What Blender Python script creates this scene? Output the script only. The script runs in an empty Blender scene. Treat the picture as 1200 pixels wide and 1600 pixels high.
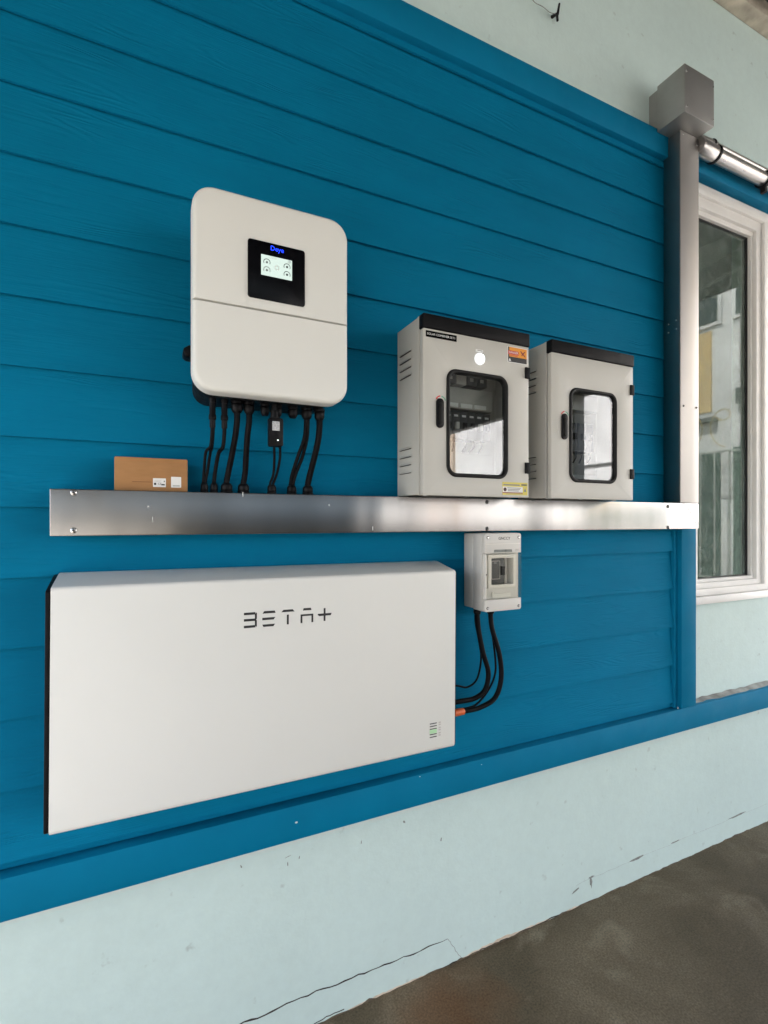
import bpy, bmesh, math, random
from mathutils import Vector, Matrix
random.seed(7)
PI = math.pi
R = math.radians
scene = bpy.context.scene
COL = scene.collection

# ------------------------------------------------------------------ camera
cam_d = bpy.data.cameras.new('camera')
cam = bpy.data.objects.new('camera', cam_d)
COL.objects.link(cam)
cam.location = (0.0, -1.32, 1.40)
cam.rotation_euler = (R(90), 0, R(-25.4))
cam_d.sensor_fit = 'HORIZONTAL'
cam_d.sensor_width = 36
cam_d.lens = 23.4
cam_d.shift_y = 13 / 1200
cam_d.clip_start = 0.02
cam_d.clip_end = 500
scene.camera = cam

# ------------------------------------------------------------------ light
SUN_EL, SUN_AZ = 54.0, 10.0         # the sun stands behind the house, to the left; light travels to +x and a little -y
trav = Vector((math.cos(R(SUN_EL)) * math.cos(R(SUN_AZ)), -math.cos(R(SUN_EL)) * math.sin(R(SUN_AZ)), -math.sin(R(SUN_EL))))
world = bpy.data.worlds.new('World')
scene.world = world
world.use_nodes = True
wn = world.node_tree
bg = wn.nodes['Background']
sky = wn.nodes.new('ShaderNodeTexSky')
sky.sky_type = 'NISHITA'
sky.sun_disc = False
sky.sun_elevation = R(SUN_EL)
to_sun = -trav
sky.sun_rotation = math.atan2(to_sun.x, to_sun.y)
sky.air_density = 1.0
sky.dust_density = 4.0
sky.ozone_density = 1.0
wn.links.new(sky.outputs[0], bg.inputs[0])
bg.inputs[1].default_value = 0.15
sun_d = bpy.data.lights.new('sun', 'SUN')
sun_d.energy = 3.6
sun_d.angle = R(0.6)
sun_d.color = (1.0, 0.975, 0.94)
sun = bpy.data.objects.new('sun', sun_d)
COL.objects.link(sun)
sun.location = (-6, 2, 8)
sun.rotation_euler = trav.to_track_quat('-Z', 'Y').to_euler()
scene.view_settings.view_transform = 'Standard'
scene.view_settings.look = 'None'
scene.view_settings.gamma = 1.0
scene.view_settings.use_curve_mapping = False
scene.view_settings.exposure = 2.60
scene.render.engine = 'CYCLES'
cy = scene.cycles
cy.use_denoising = True
cy.max_bounces = 10
cy.diffuse_bounces = 6
cy.glossy_bounces = 5
cy.transparent_max_bounces = 12
cy.sample_clamp_indirect = 8
cy.caustics_reflective = False
cy.caustics_refractive = False

# ------------------------------------------------------------------ materials
MATS = {}

def nodes(m):
    return m.node_tree.nodes, m.node_tree.links

def mat(name, col, rough=0.5, metal=0.0, var=0.06, vscale=6.0, bump=0.0, bscale=120.0, spec=0.5, rvar=0.08, aniso=0.0, arot=0.0, bdetail=3, bdist=0.002, emit=None, estr=0.0, coat=0.0, stretch=(1, 1, 1)):
    m = bpy.data.materials.new(name)
    m.use_nodes = True
    N, L = nodes(m)
    b = N['Principled BSDF']
    b.inputs['Roughness'].default_value = rough
    b.inputs['Metallic'].default_value = metal
    b.inputs['Specular IOR Level'].default_value = spec
    b.inputs['Coat Weight'].default_value = coat
    geo = N.new('ShaderNodeNewGeometry')
    mp = N.new('ShaderNodeMapping')
    mp.inputs['Scale'].default_value = stretch
    L.new(geo.outputs['Position'], mp.inputs['Vector'])
    n = N.new('ShaderNodeTexNoise')
    n.inputs['Scale'].default_value = vscale
    n.inputs['Detail'].default_value = 5
    L.new(mp.outputs[0], n.inputs['Vector'])
    mr = N.new('ShaderNodeMapRange')
    mr.inputs[1].default_value = 0.3; mr.inputs[2].default_value = 0.7
    mr.inputs[3].default_value = 1 - var; mr.inputs[4].default_value = 1 + var
    L.new(n.outputs['Fac'], mr.inputs[0])
    mul = N.new('ShaderNodeVectorMath'); mul.operation = 'SCALE'
    mul.inputs[0].default_value = col
    L.new(mr.outputs[0], mul.inputs['Scale'])
    L.new(mul.outputs[0], b.inputs['Base Color'])
    if rvar:
        r2 = N.new('ShaderNodeMapRange')
        r2.inputs[1].default_value = 0.3; r2.inputs[2].default_value = 0.7
        r2.inputs[3].default_value = max(0.02, rough - rvar); r2.inputs[4].default_value = min(1, rough + rvar)
        n3 = N.new('ShaderNodeTexNoise'); n3.inputs['Scale'].default_value = vscale * 2.3; n3.inputs['Detail'].default_value = 4
        L.new(mp.outputs[0], n3.inputs['Vector'])
        L.new(n3.outputs['Fac'], r2.inputs[0]); L.new(r2.outputs[0], b.inputs['Roughness'])
    if bump:
        n2 = N.new('ShaderNodeTexNoise'); n2.inputs['Scale'].default_value = bscale; n2.inputs['Detail'].default_value = bdetail
        L.new(mp.outputs[0], n2.inputs['Vector'])
        bp = N.new('ShaderNodeBump'); bp.inputs['Strength'].default_value = bump; bp.inputs['Distance'].default_value = bdist
        L.new(n2.outputs['Fac'], bp.inputs['Height']); L.new(bp.outputs[0], b.inputs['Normal'])
    if aniso:
        b.inputs['Anisotropic'].default_value = aniso
        b.inputs['Anisotropic Rotation'].default_value = arot
        tg = N.new('ShaderNodeTangent'); tg.direction_type = 'UV_MAP'; tg.uv_map = 'UVMap'
        L.new(tg.outputs[0], b.inputs['Tangent'])
    if emit:
        b.inputs['Emission Color'].default_value = (*emit, 1)
        b.inputs['Emission Strength'].default_value = estr
    MATS[name] = m
    return m

def glass(name, tint, rough=0.0, f0=0.05, dust=0.0):
    m = bpy.data.materials.new(name); m.use_nodes = True
    N, L = nodes(m)
    N.remove(N['Principled BSDF'])
    out = N['Material Output']
    tr = N.new('ShaderNodeBsdfTransparent'); tr.inputs[0].default_value = (*tint, 1)
    gl = N.new('ShaderNodeBsdfGlossy'); gl.inputs['Roughness'].default_value = rough
    lw = N.new('ShaderNodeLayerWeight'); lw.inputs[0].default_value = 0.5
    pw = N.new('ShaderNodeMath'); pw.operation = 'POWER'; pw.inputs[1].default_value = 5.0
    L.new(lw.outputs['Facing'], pw.inputs[0])
    fr = N.new('ShaderNodeMath'); fr.operation = 'MULTIPLY_ADD'; fr.inputs[1].default_value = 1 - f0; fr.inputs[2].default_value = f0
    L.new(pw.outputs[0], fr.inputs[0])
    mx = N.new('ShaderNodeMixShader')
    L.new(fr.outputs[0], mx.inputs[0]); L.new(tr.outputs[0], mx.inputs[1]); L.new(gl.outputs[0], mx.inputs[2])
    last = mx
    if dust:      # dried splashes and dust on the pane
        geo = N.new('ShaderNodeNewGeometry')
        n = N.new('ShaderNodeTexNoise'); n.inputs['Scale'].default_value = 9; n.inputs['Detail'].default_value = 7; n.inputs['Distortion'].default_value = 2.5
        L.new(geo.outputs['Position'], n.inputs['Vector'])
        mr = N.new('ShaderNodeMapRange'); mr.inputs[1].default_value = 0.35; mr.inputs[2].default_value = 0.75; mr.inputs[3].default_value = dust * 0.6; mr.inputs[4].default_value = dust * 1.8
        L.new(n.outputs['Fac'], mr.inputs[0])
        df = N.new('ShaderNodeBsdfDiffuse'); df.inputs[0].default_value = (0.50, 0.58, 0.53, 1)
        mx2 = N.new('ShaderNodeMixShader')
        L.new(mr.outputs[0], mx2.inputs[0]); L.new(mx.outputs[0], mx2.inputs[1]); L.new(df.outputs[0], mx2.inputs[2])
        last = mx2
    L.new(last.outputs[0], out.inputs['Surface'])
    MATS[name] = m
    return m

BLUE = (0.0005, 0.149, 0.276)

def plank_material():
    m = bpy.data.materials.new('painted_woodgrain_board'); m.use_nodes = True
    N, L = nodes(m); b = N['Principled BSDF']
    b.inputs['Specular IOR Level'].default_value = 0.06
    geo = N.new('ShaderNodeNewGeometry')
    oi = N.new('ShaderNodeObjectInfo')
    sc = N.new('ShaderNodeVectorMath'); sc.operation = 'SCALE'; sc.inputs[0].default_value = (9.0, 3.0, 5.0)
    L.new(oi.outputs['Random'], sc.inputs['Scale'])
    add = N.new('ShaderNodeVectorMath'); add.operation = 'ADD'
    L.new(geo.outputs['Position'], add.inputs[0]); L.new(sc.outputs[0], add.inputs[1])
    def stretched(s):
        mp = N.new('ShaderNodeMapping'); mp.inputs['Scale'].default_value = s
        L.new(add.outputs[0], mp.inputs['Vector']); return mp
    # broad flame figure
    m1 = stretched((1.1, 1.0, 9.0))
    n1 = N.new('ShaderNodeTexNoise'); n1.inputs['Scale'].default_value = 1.6; n1.inputs['Detail'].default_value = 2; n1.inputs['Distortion'].default_value = 0.35
    L.new(m1.outputs[0], n1.inputs['Vector'])
    k = N.new('ShaderNodeMath'); k.operation = 'MULTIPLY'; k.inputs[1].default_value = 95.0
    L.new(n1.outputs['Fac'], k.inputs[0])
    s = N.new('ShaderNodeMath'); s.operation = 'SINE'; L.new(k.outputs[0], s.inputs[0])
    # where the embossing took
    m2 = stretched((2.2, 1.0, 9.0))
    n2 = N.new('ShaderNodeTexNoise'); n2.inputs['Scale'].default_value = 2.0; n2.inputs['Detail'].default_value = 3
    L.new(m2.outputs[0], n2.inputs['Vector'])
    g = N.new('ShaderNodeMapRange'); g.inputs[1].default_value = 0.48; g.inputs[2].default_value = 0.68
    L.new(n2.outputs['Fac'], g.inputs[0])
    sg = N.new('ShaderNodeMath'); sg.operation = 'MULTIPLY'; L.new(s.outputs[0], sg.inputs[0]); L.new(g.outputs[0], sg.inputs[1])
    # fine fibres
    m3 = stretched((7.0, 1.0, 130.0))
    n3 = N.new('ShaderNodeTexNoise'); n3.inputs['Scale'].default_value = 2.4; n3.inputs['Detail'].default_value = 4
    L.new(m3.outputs[0], n3.inputs['Vector'])
    ad = N.new('ShaderNodeMath'); ad.operation = 'MULTIPLY_ADD'; ad.inputs[1].default_value = 0.55
    L.new(sg.outputs[0], ad.inputs[0]); L.new(n3.outputs['Fac'], ad.inputs[2])
    bp = N.new('ShaderNodeBump'); bp.inputs['Strength'].default_value = 0.5; bp.inputs['Distance'].default_value = 0.002
    L.new(ad.outputs[0], bp.inputs['Height']); L.new(bp.outputs[0], b.inputs['Normal'])
    # paint colour, slightly uneven coat
    m4 = stretched((1.0, 1.0, 3.0))
    n4 = N.new('ShaderNodeTexNoise'); n4.inputs['Scale'].default_value = 3.0; n4.inputs['Detail'].default_value = 5
    L.new(m4.outputs[0], n4.inputs['Vector'])
    mr = N.new('ShaderNodeMapRange'); mr.inputs[1].default_value = 0.3; mr.inputs[2].default_value = 0.7; mr.inputs[3].default_value = 0.93; mr.inputs[4].default_value = 1.07
    L.new(n4.outputs['Fac'], mr.inputs[0])
    mu = N.new('ShaderNodeVectorMath'); mu.operation = 'SCALE'; mu.inputs[0].default_value = BLUE
    L.new(mr.outputs[0], mu.inputs['Scale']); L.new(mu.outputs[0], b.inputs['Base Color'])
    rr = N.new('ShaderNodeMapRange'); rr.inputs[3].default_value = 0.62; rr.inputs[4].default_value = 0.8
    L.new(n3.outputs['Fac'], rr.inputs[0]); L.new(rr.outputs[0], b.inputs['Roughness'])
    MATS['plank'] = m
    return m

def floor_material():
    m = bpy.data.materials.new('stained_concrete'); m.use_nodes = True
    N, L = nodes(m); b = N['Principled BSDF']
    b.inputs['Specular IOR Level'].default_value = 0.15
    geo = N.new('ShaderNodeNewGeometry')
    n = N.new('ShaderNodeTexNoise'); n.inputs['Scale'].default_value = 2.2; n.inputs['Detail'].default_value = 7; n.inputs['Roughness'].default_value = 0.62; n.inputs['Distortion'].default_value = 0.5
    L.new(geo.outputs['Position'], n.inputs['Vector'])
    cr = N.new('ShaderNodeValToRGB')
    e = cr.color_ramp.elements
    e[0].position = 0.25; e[0].color = (0.058, 0.047, 0.029, 1)
    e[1].position = 0.72; e[1].color = (0.150, 0.124, 0.084, 1)
    x = cr.color_ramp.elements.new(0.48); x.color = (0.088, 0.071, 0.045, 1)
    L.new(n.outputs['Fac'], cr.inputs[0])
    # pale scraped blotches
    n2 = N.new('ShaderNodeTexNoise'); n2.inputs['Scale'].default_value = 4.5; n2.inputs['Detail'].default_value = 8; n2.inputs['Distortion'].default_value = 1.2
    L.new(geo.outputs['Position'], n2.inputs['Vector'])
    mr = N.new('ShaderNodeMapRange'); mr.inputs[1].default_value = 0.58; mr.inputs[2].default_value = 0.80; mr.inputs[4].default_value = 0.5
    L.new(n2.outputs['Fac'], mr.inputs[0])
    mx = N.new('ShaderNodeMix'); mx.data_type = 'RGBA'; mx.inputs[7].default_value = (0.27, 0.235, 0.17, 1)
    L.new(mr.outputs[0], mx.inputs[0]); L.new(cr.outputs[0], mx.inputs[6])
    # a rust stain
    sub = N.new('ShaderNodeVectorMath'); sub.operation = 'SUBTRACT'; sub.inputs[1].default_value = (0.78, -0.13, 0)
    L.new(geo.outputs['Position'], sub.inputs[0])
    ln = N.new('ShaderNodeVectorMath'); ln.operation = 'LENGTH'; L.new(sub.outputs[0], ln.inputs[0])
    n3 = N.new('ShaderNodeTexNoise'); n3.inputs['Scale'].default_value = 9; n3.inputs['Detail'].default_value = 5
    L.new(geo.outputs['Position'], n3.inputs['Vector'])
    ma = N.new('ShaderNodeMath'); ma.operation = 'MULTIPLY_ADD'; ma.inputs[1].default_value = -0.22
    L.new(n3.outputs['Fac'], ma.inputs[0]); L.new(ln.outputs['Value'], ma.inputs[2])
    m2 = N.new('ShaderNodeMapRange'); m2.inputs[1].default_value = -0.05; m2.inputs[2].default_value = 0.10; m2.inputs[3].default_value = 0.55; m2.inputs[4].default_value = 0.0
    L.new(ma.outputs[0], m2.inputs[0])
    mx2 = N.new('ShaderNodeMix'); mx2.data_type = 'RGBA'; mx2.inputs[7].default_value = (0.11, 0.045, 0.014, 1)
    L.new(m2.outputs[0], mx2.inputs[0]); L.new(mx.outputs[2], mx2.inputs[6])
    n7 = N.new('ShaderNodeTexNoise'); n7.inputs['Scale'].default_value = 170; n7.inputs['Detail'].default_value = 3
    L.new(geo.outputs['Position'], n7.inputs['Vector'])
    r7 = N.new('ShaderNodeMapRange'); r7.inputs[1].default_value = 0.3; r7.inputs[2].default_value = 0.7; r7.inputs[3].default_value = 0.70; r7.inputs[4].default_value = 1.30
    L.new(n7.outputs['Fac'], r7.inputs[0])
    v7 = N.new('ShaderNodeVectorMath'); v7.operation = 'SCALE'
    L.new(mx2.outputs[2], v7.inputs[0]); L.new(r7.outputs[0], v7.inputs['Scale'])
    L.new(v7.outputs[0], b.inputs['Base Color'])
    rr = N.new('ShaderNodeMapRange'); rr.inputs[3].default_value = 0.42; rr.inputs[4].default_value = 0.8
    L.new(n2.outputs['Fac'], rr.inputs[0]); L.new(rr.outputs[0], b.inputs['Roughness'])
    n5 = N.new('ShaderNodeTexNoise'); n5.inputs['Scale'].default_value = 40; n5.inputs['Detail'].default_value = 6
    L.new(geo.outputs['Position'], n5.inputs['Vector'])
    bp = N.new('ShaderNodeBump'); bp.inputs['Strength'].default_value = 0.35; bp.inputs['Distance'].default_value = 0.004
    L.new(n5.outputs['Fac'], bp.inputs['Height']); L.new(bp.outputs[0], b.inputs['Normal'])
    MATS['floor'] = m
    return m

def wall_material():
    m = bpy.data.materials.new('pale_painted_render'); m.use_nodes = True
    N, L = nodes(m); b = N['Principled BSDF']
    b.inputs['Roughness'].default_value = 0.6
    b.inputs['Specular IOR Level'].default_value = 0.3
    geo = N.new('ShaderNodeNewGeometry')
    n = N.new('ShaderNodeTexNoise'); n.inputs['Scale'].default_value = 1.7; n.inputs['Detail'].default_value = 6; n.inputs['Distortion'].default_value = 0.4
    L.new(geo.outputs['Position'], n.inputs['Vector'])
    cr = N.new('ShaderNodeValToRGB'); e = cr.color_ramp.elements
    e[0].position = 0.3; e[0].color = (0.525, 0.645, 0.617, 1)
    e[1].position = 0.68; e[1].color = (0.565, 0.693, 0.664, 1)
    L.new(n.outputs['Fac'], cr.inputs[0])
    # grime specks
    n2 = N.new('ShaderNodeTexNoise'); n2.inputs['Scale'].default_value = 26; n2.inputs['Detail'].default_value = 6
    L.new(geo.outputs['Position'], n2.inputs['Vector'])
    mr = N.new('ShaderNodeMapRange'); mr.inputs[1].default_value = 0.68; mr.inputs[2].default_value = 0.80; mr.inputs[4].default_value = 0.55
    L.new(n2.outputs['Fac'], mr.inputs[0])
    mx = N.new('ShaderNodeMix'); mx.data_type = 'RGBA'; mx.inputs[7].default_value = (0.27, 0.30, 0.27, 1)
    L.new(mr.outputs[0], mx.inputs[0]); L.new(cr.outputs[0], mx.inputs[6])
    n7 = N.new('ShaderNodeTexNoise'); n7.inputs['Scale'].default_value = 30; n7.inputs['Detail'].default_value = 8; n7.inputs['Roughness'].default_value = 0.7
    L.new(geo.outputs['Position'], n7.inputs['Vector'])
    r7 = N.new('ShaderNodeMapRange'); r7.inputs[1].default_value = 0.3; r7.inputs[2].default_value = 0.7; r7.inputs[3].default_value = 0.965; r7.inputs[4].default_value = 1.03
    L.new(n7.outputs['Fac'], r7.inputs[0])
    v7 = N.new('ShaderNodeVectorMath'); v7.operation = 'SCALE'
    L.new(mx.outputs[2], v7.inputs[0]); L.new(r7.outputs[0], v7.inputs['Scale'])
    L.new(v7.outputs[0], b.inputs['Base Color'])
    n3 = N.new('ShaderNodeTexNoise'); n3.inputs['Scale'].default_value = 90; n3.inputs['Detail'].default_value = 4
    L.new(geo.outputs['Position'], n3.inputs['Vector'])
    n4 = N.new('ShaderNodeTexNoise'); n4.inputs['Scale'].default_value = 5; n4.inputs['Detail'].default_value = 3
    L.new(geo.outputs['Position'], n4.inputs['Vector'])
    ad = N.new('ShaderNodeMath'); ad.operation = 'MULTIPLY_ADD'; ad.inputs[1].default_value = 6.0
    L.new(n4.outputs['Fac'], ad.inputs[0]); L.new(n3.outputs['Fac'], ad.inputs[2])
    bp = N.new('ShaderNodeBump'); bp.inputs['Strength'].default_value = 0.3; bp.inputs['Distance'].default_value = 0.002
    L.new(ad.outputs[0], bp.inputs['Height']); L.new(bp.outputs[0], b.inputs['Normal'])
    MATS['wall'] = m
    return m

plank_material(); floor_material(); wall_material()
mat('trim', BLUE, 0.65, spec=0.08, var=0.07, vscale=5, bump=0.12, bscale=60)
mat('bare', (0.62, 0.52, 0.40), 0.8, var=0.2, vscale=40)
mat('crack', (0.03, 0.026, 0.02), 0.9, var=0.3, vscale=60)
mat('scuff', (0.20, 0.215, 0.20), 0.8, var=0.3, vscale=60)
mat('scuff_faint', (0.36, 0.42, 0.40), 0.8, var=0.2, vscale=60)
mat('foot_brown', (0.11, 0.085, 0.055), 0.9, var=0.4, vscale=50)
mat('chip', (0.6, 0.66, 0.65), 0.7, var=0.1)
mat('sealant', (0.27, 0.27, 0.25), 0.75, var=0.35, vscale=18, bump=0.4, bscale=60)
mat('cover_white', (0.685, 0.683, 0.645), 0.42, var=0.012, vscale=3, bump=0.10, bscale=900)
mat('battery_white', (0.648, 0.650, 0.618), 0.45, var=0.02, vscale=2.5, bump=0.10, bscale=900)
mat('black_plastic', (0.006, 0.006, 0.007), 0.42, var=0.2, vscale=30, spec=0.12)
mat('black_metal', (0.008, 0.008, 0.009), 0.5, var=0.15, vscale=30, spec=0.08)
mat('cable_black', (0.005, 0.005, 0.006), 0.5, var=0.2, vscale=40, spec=0.07)
mat('rubber', (0.007, 0.007, 0.007), 0.55, var=0.15, vscale=30, spec=0.2)
mat('gloss_black', (0.002, 0.002, 0.003), 0.25, var=0.0, rvar=0.0, spec=0.12)
mat('ink', (0.012, 0.012, 0.013), 0.5, var=0.05)
mat('ink_soft', (0.16, 0.17, 0.17), 0.6, var=0.05)
mat('ink_pale', (0.50, 0.47, 0.45), 0.6, var=0.03)
mat('cabinet_grey', (0.495, 0.484, 0.444), 0.45, var=0.02, vscale=4, bump=0.22, bscale=700)
mat('cabinet_side', (0.495, 0.484, 0.444), 0.45, var=0.02, vscale=4, bump=0.22, bscale=700)
mat('mount_plate', (0.42, 0.41, 0.37), 0.5, var=0.05)
mat('abs_grey', (0.56, 0.545, 0.51), 0.4, var=0.02, vscale=8, bump=0.08, bscale=600)
mat('abs_white', (0.68, 0.66, 0.61), 0.38, var=0.02, vscale=8)
mat('stainless', (0.285, 0.28, 0.272), 0.25, 1.0, var=0.15, vscale=8, rvar=0.0, bump=0.8, bscale=7.0, bdetail=1, bdist=0.004, aniso=0.9, arot=0.25, stretch=(1, 1, 0.15))
mat('stainless_up', (0.30, 0.286, 0.272), 0.44, 1.0, var=0.04, vscale=4, rvar=0.0, aniso=0.75, arot=0.25)
mat('galvanised', (0.46, 0.44, 0.42), 0.34, 1.0, var=0.08, vscale=12)
mat('dull_steel', (0.34, 0.335, 0.32), 0.42, 0.75, var=0.06, vscale=9, rvar=0.0)
mat('screw_metal', (0.45, 0.45, 0.44), 0.3, 1.0, var=0.2, vscale=60)
mat('screw_dark', (0.10, 0.10, 0.10), 0.35, 0.9, var=0.2, vscale=60)
mat('cardboard', (0.36, 0.185, 0.075), 0.75, var=0.07, vscale=25, bump=0.12, bscale=300, spec=0.25, stretch=(1, 1, 3))
mat('card_print', (0.21, 0.085, 0.035), 0.75, var=0.25, vscale=120)
mat('paper', (0.72, 0.72, 0.70), 0.55, var=0.02)
mat('paper_grey', (0.42, 0.43, 0.44), 0.6, var=0.3, vscale=300)
mat('orange_plastic', (0.62, 0.115, 0.02), 0.4, var=0.06)
mat('sticker_orange', (0.72, 0.27, 0.008), 0.4, var=0.03)
mat('sticker_red', (0.50, 0.035, 0.03), 0.45, var=0.03)
mat('sticker_dark_red', (0.20, 0.015, 0.012), 0.45, var=0.03)
mat('sticker_yellow', (0.58, 0.49, 0.06), 0.4, var=0.03)
mat('lock_red', (0.55, 0.04, 0.035), 0.5, var=0.02)
mat('lock_green', (0.14, 0.36, 0.25), 0.5, var=0.02)
mat('window_white', (0.745, 0.73, 0.70), 0.42, var=0.04, vscale=9, bump=0.05, bscale=90)
mat('gasket', (0.012, 0.012, 0.012), 0.5, var=0.1)
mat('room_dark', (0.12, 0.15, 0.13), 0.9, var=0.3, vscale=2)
mat('breaker_dark', (0.022, 0.025, 0.026), 0.45, var=0.1)
mat('beam_dirty', (0.42, 0.375, 0.30), 0.8, var=0.3, vscale=14, bump=0.4, bscale=60)
mat('roof_sheet', (0.11, 0.113, 0.107), 0.55, var=0.2, vscale=3)
mat('purlin', (0.16, 0.155, 0.145), 0.55, var=0.2, vscale=8)
mat('led_white', (0.8, 0.8, 0.8), 0.4, emit=(0.86, 0.92, 1.0), estr=0.42)
mat('bezel_glow', (0.8, 0.8, 0.8), 0.35, emit=(0.80, 0.88, 1.0), estr=0.07)
mat('led_small', (0.8, 0.8, 0.8), 0.4, emit=(0.75, 1.0, 0.9), estr=0.8)
mat('logo_blue', (0.0, 0.0, 0.05), 0.4, emit=(0.01, 0.05, 1.0), estr=0.45)
mat('screen_lit', (0.05, 0.05, 0.05), 0.2, emit=(0.80, 0.97, 0.88), estr=0.15)
mat('bar_green', (0.42, 0.62, 0.40), 0.5, emit=(0.35, 1.0, 0.35), estr=0.02)
mat('neighbour_white', (0.66, 0.66, 0.66), 0.85, var=0.16, vscale=1.0, rvar=0)
mat('neighbour_yellow', (0.62, 0.44, 0.20), 0.8, var=0.10, vscale=1.2)
mat('neighbour_orange', (0.46, 0.36, 0.27), 0.8, var=0.10, vscale=1.2)
mat('neighbour_pink', (0.40, 0.18, 0.16), 0.8, var=0.10, vscale=1.2)
mat('neighbour_glass', (0.03, 0.045, 0.042), 0.12, var=0.2, vscale=2)
mat('gate_panel', (0.05, 0.085, 0.07), 0.5, var=0.2, vscale=2)
mat('gate_bar', (0.35, 0.37, 0.34), 0.5, var=0.1)
mat('gate_gold', (0.40, 0.29, 0.10), 0.4, var=0.1)
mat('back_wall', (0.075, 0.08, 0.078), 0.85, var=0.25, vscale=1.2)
mat('bounce_paving', (0.34, 0.32, 0.29), 0.85, var=0.12, vscale=1.5, bump=0.2, bscale=30)
mat('ground', (0.25, 0.245, 0.23), 0.9, var=0.2, vscale=0.8, bump=0.3, bscale=12)
glass('door_glass', (0.88, 0.90, 0.90), f0=0.085)
glass('window_glass', (0.66, 0.76, 0.70), f0=0.034, dust=0.12)
glass('clear_plastic', (0.95, 0.95, 0.93), f0=0.004)

# ------------------------------------------------------------------ mesh helpers
ORIGIN = {}

def origin_of(o):
    while o is not None:
        if o.name in ORIGIN:
            return ORIGIN[o.name]
        o = o.parent
    return Vector((0, 0, 0))

def tag(o, label=None, cat=None, group=None, kind=None):
    if label: o['label'] = label
    if cat: o['category'] = cat
    if group: o['group'] = group
    if kind: o['kind'] = kind
    return o

def thing(name, loc, label, cat, group=None, kind=None):
    o = bpy.data.objects.new(name, None)
    o.empty_display_size = 0.05
    o.location = loc
    COL.objects.link(o)
    ORIGIN[o.name] = Vector(loc)
    return tag(o, label, cat, group, kind)

def box_uv(me):
    uv = me.uv_layers.new(name='UVMap')
    vs = me.vertices
    for p in me.polygons:
        n = p.normal
        a = max(range(3), key=lambda i: abs(n[i]))
        for li in p.loop_indices:
            c = vs[me.loops[li].vertex_index].co
            uv.data[li].uv = (c.y, c.z) if a == 0 else ((c.x, c.z) if a == 1 else (c.x, c.y))

def link(name, bm, m, parent=None, bevel=0.0, segs=2, smooth=True, angle=35, uv=False, loc=None):
    bmesh.ops.remove_doubles(bm, verts=bm.verts, dist=1e-6)
    bmesh.ops.recalc_face_normals(bm, faces=bm.faces)
    if bevel:
        es = [e for e in bm.edges if len(e.link_faces) == 2 and e.calc_face_angle(0) > R(30)]
        if es:
            bmesh.ops.bevel(bm, geom=es, offset=bevel, segments=segs, profile=0.5, affect='EDGES', clamp_overlap=True)
    if parent is None:
        if loc is None:
            xs = [v.co for v in bm.verts]
            lo = Vector([min(c[i] for c in xs) for i in range(3)]); hi = Vector([max(c[i] for c in xs) for i in range(3)])
            loc = Vector(((lo.x + hi.x) / 2, (lo.y + hi.y) / 2, lo.z))
        org = Vector(loc)
    else:
        org = origin_of(parent)
    bmesh.ops.translate(bm, verts=bm.verts, vec=-org)
    me = bpy.data.meshes.new(name)
    bm.to_mesh(me); bm.free()
    if smooth:
        for p in me.polygons: p.use_smooth = True
        me.set_sharp_from_angle(angle=R(angle))
    if uv: box_uv(me)
    me.materials.append(MATS[m])
    o = bpy.data.objects.new(name, me)
    COL.objects.link(o)
    if parent is None:
        o.location = org
        ORIGIN[o.name] = org
    else:
        o.parent = parent
    return o

def BM():
    return bmesh.new()

def box(bm, x0, x1, y0, y1, z0, z1):
    v = [bm.verts.new((x, y, z)) for x in (x0, x1) for y in (y0, y1) for z in (z0, z1)]
    for f in ((0, 1, 3, 2), (4, 6, 7, 5), (0, 4, 5, 1), (2, 3, 7, 6), (0, 2, 6, 4), (1, 5, 7, 3)):
        bm.faces.new([v[i] for i in f])
    return bm

def rrect(x0, x1, z0, z1, r, n=6):
    """rounded rectangle in x,z; r a radius or four (bottom-left, bottom-right, top-right, top-left)"""
    if not isinstance(r, (tuple, list)): r = (r,) * 4
    pts = []
    for (cx, cz, a0, rr) in ((x0, z0, PI, r[0]), (x1, z0, 1.5 * PI, r[1]), (x1, z1, 0, r[2]), (x0, z1, 0.5 * PI, r[3])):
        ox = cx + (rr if cx == x0 else -rr); oz = cz + (rr if cz == z0 else -rr)
        if rr < 1e-6: pts.append((cx, cz)); continue
        for i in range(n + 1):
            a = a0 + i / n * PI / 2
            pts.append((ox + rr * math.cos(a), oz + rr * math.sin(a)))
    return pts

def prism(bm, pts, y0, y1, holes=()):
    """outline in x,z carried from y0 to y1, with holes"""
    if not holes:
        a = [bm.verts.new((x, y0, z)) for x, z in pts]; b = [bm.verts.new((x, y1, z)) for x, z in pts]
        bm.faces.new(a); bm.faces.new(b)
        n = len(pts)
        for i in range(n): bm.faces.new((a[i], a[(i + 1) % n], b[(i + 1) % n], b[i]))
        return bm
    t = bmesh.new()
    loops = []
    edges = []
    for lp in (pts, *holes):
        vs = [t.verts.new((x, 0, z)) for x, z in lp]
        for i in range(len(vs)): edges.append(t.edges.new((vs[i], vs[(i + 1) % len(vs)])))
        loops.append(vs)
    bmesh.ops.triangle_fill(t, use_beauty=True, edges=edges, normal=(0, -1, 0))
    t.verts.index_update()
    tris = [[v.index for v in f.verts] for f in t.faces]
    co = [v.co.copy() for v in t.verts]
    lidx = [[v.index for v in vs] for vs in loops]
    t.free()
    a = [bm.verts.new((c.x, y0, c.z)) for c in co]; b = [bm.verts.new((c.x, y1, c.z)) for c in co]
    for f in tris:
        bm.faces.new([a[i] for i in f]); bm.faces.new([b[i] for i in reversed(f)])
    for lp in lidx:
        n = len(lp)
        for i in range(n):
            p, q = lp[i], lp[(i + 1) % n]
            bm.faces.new((a[p], a[q], b[q], b[p]))
    return bm

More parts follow.
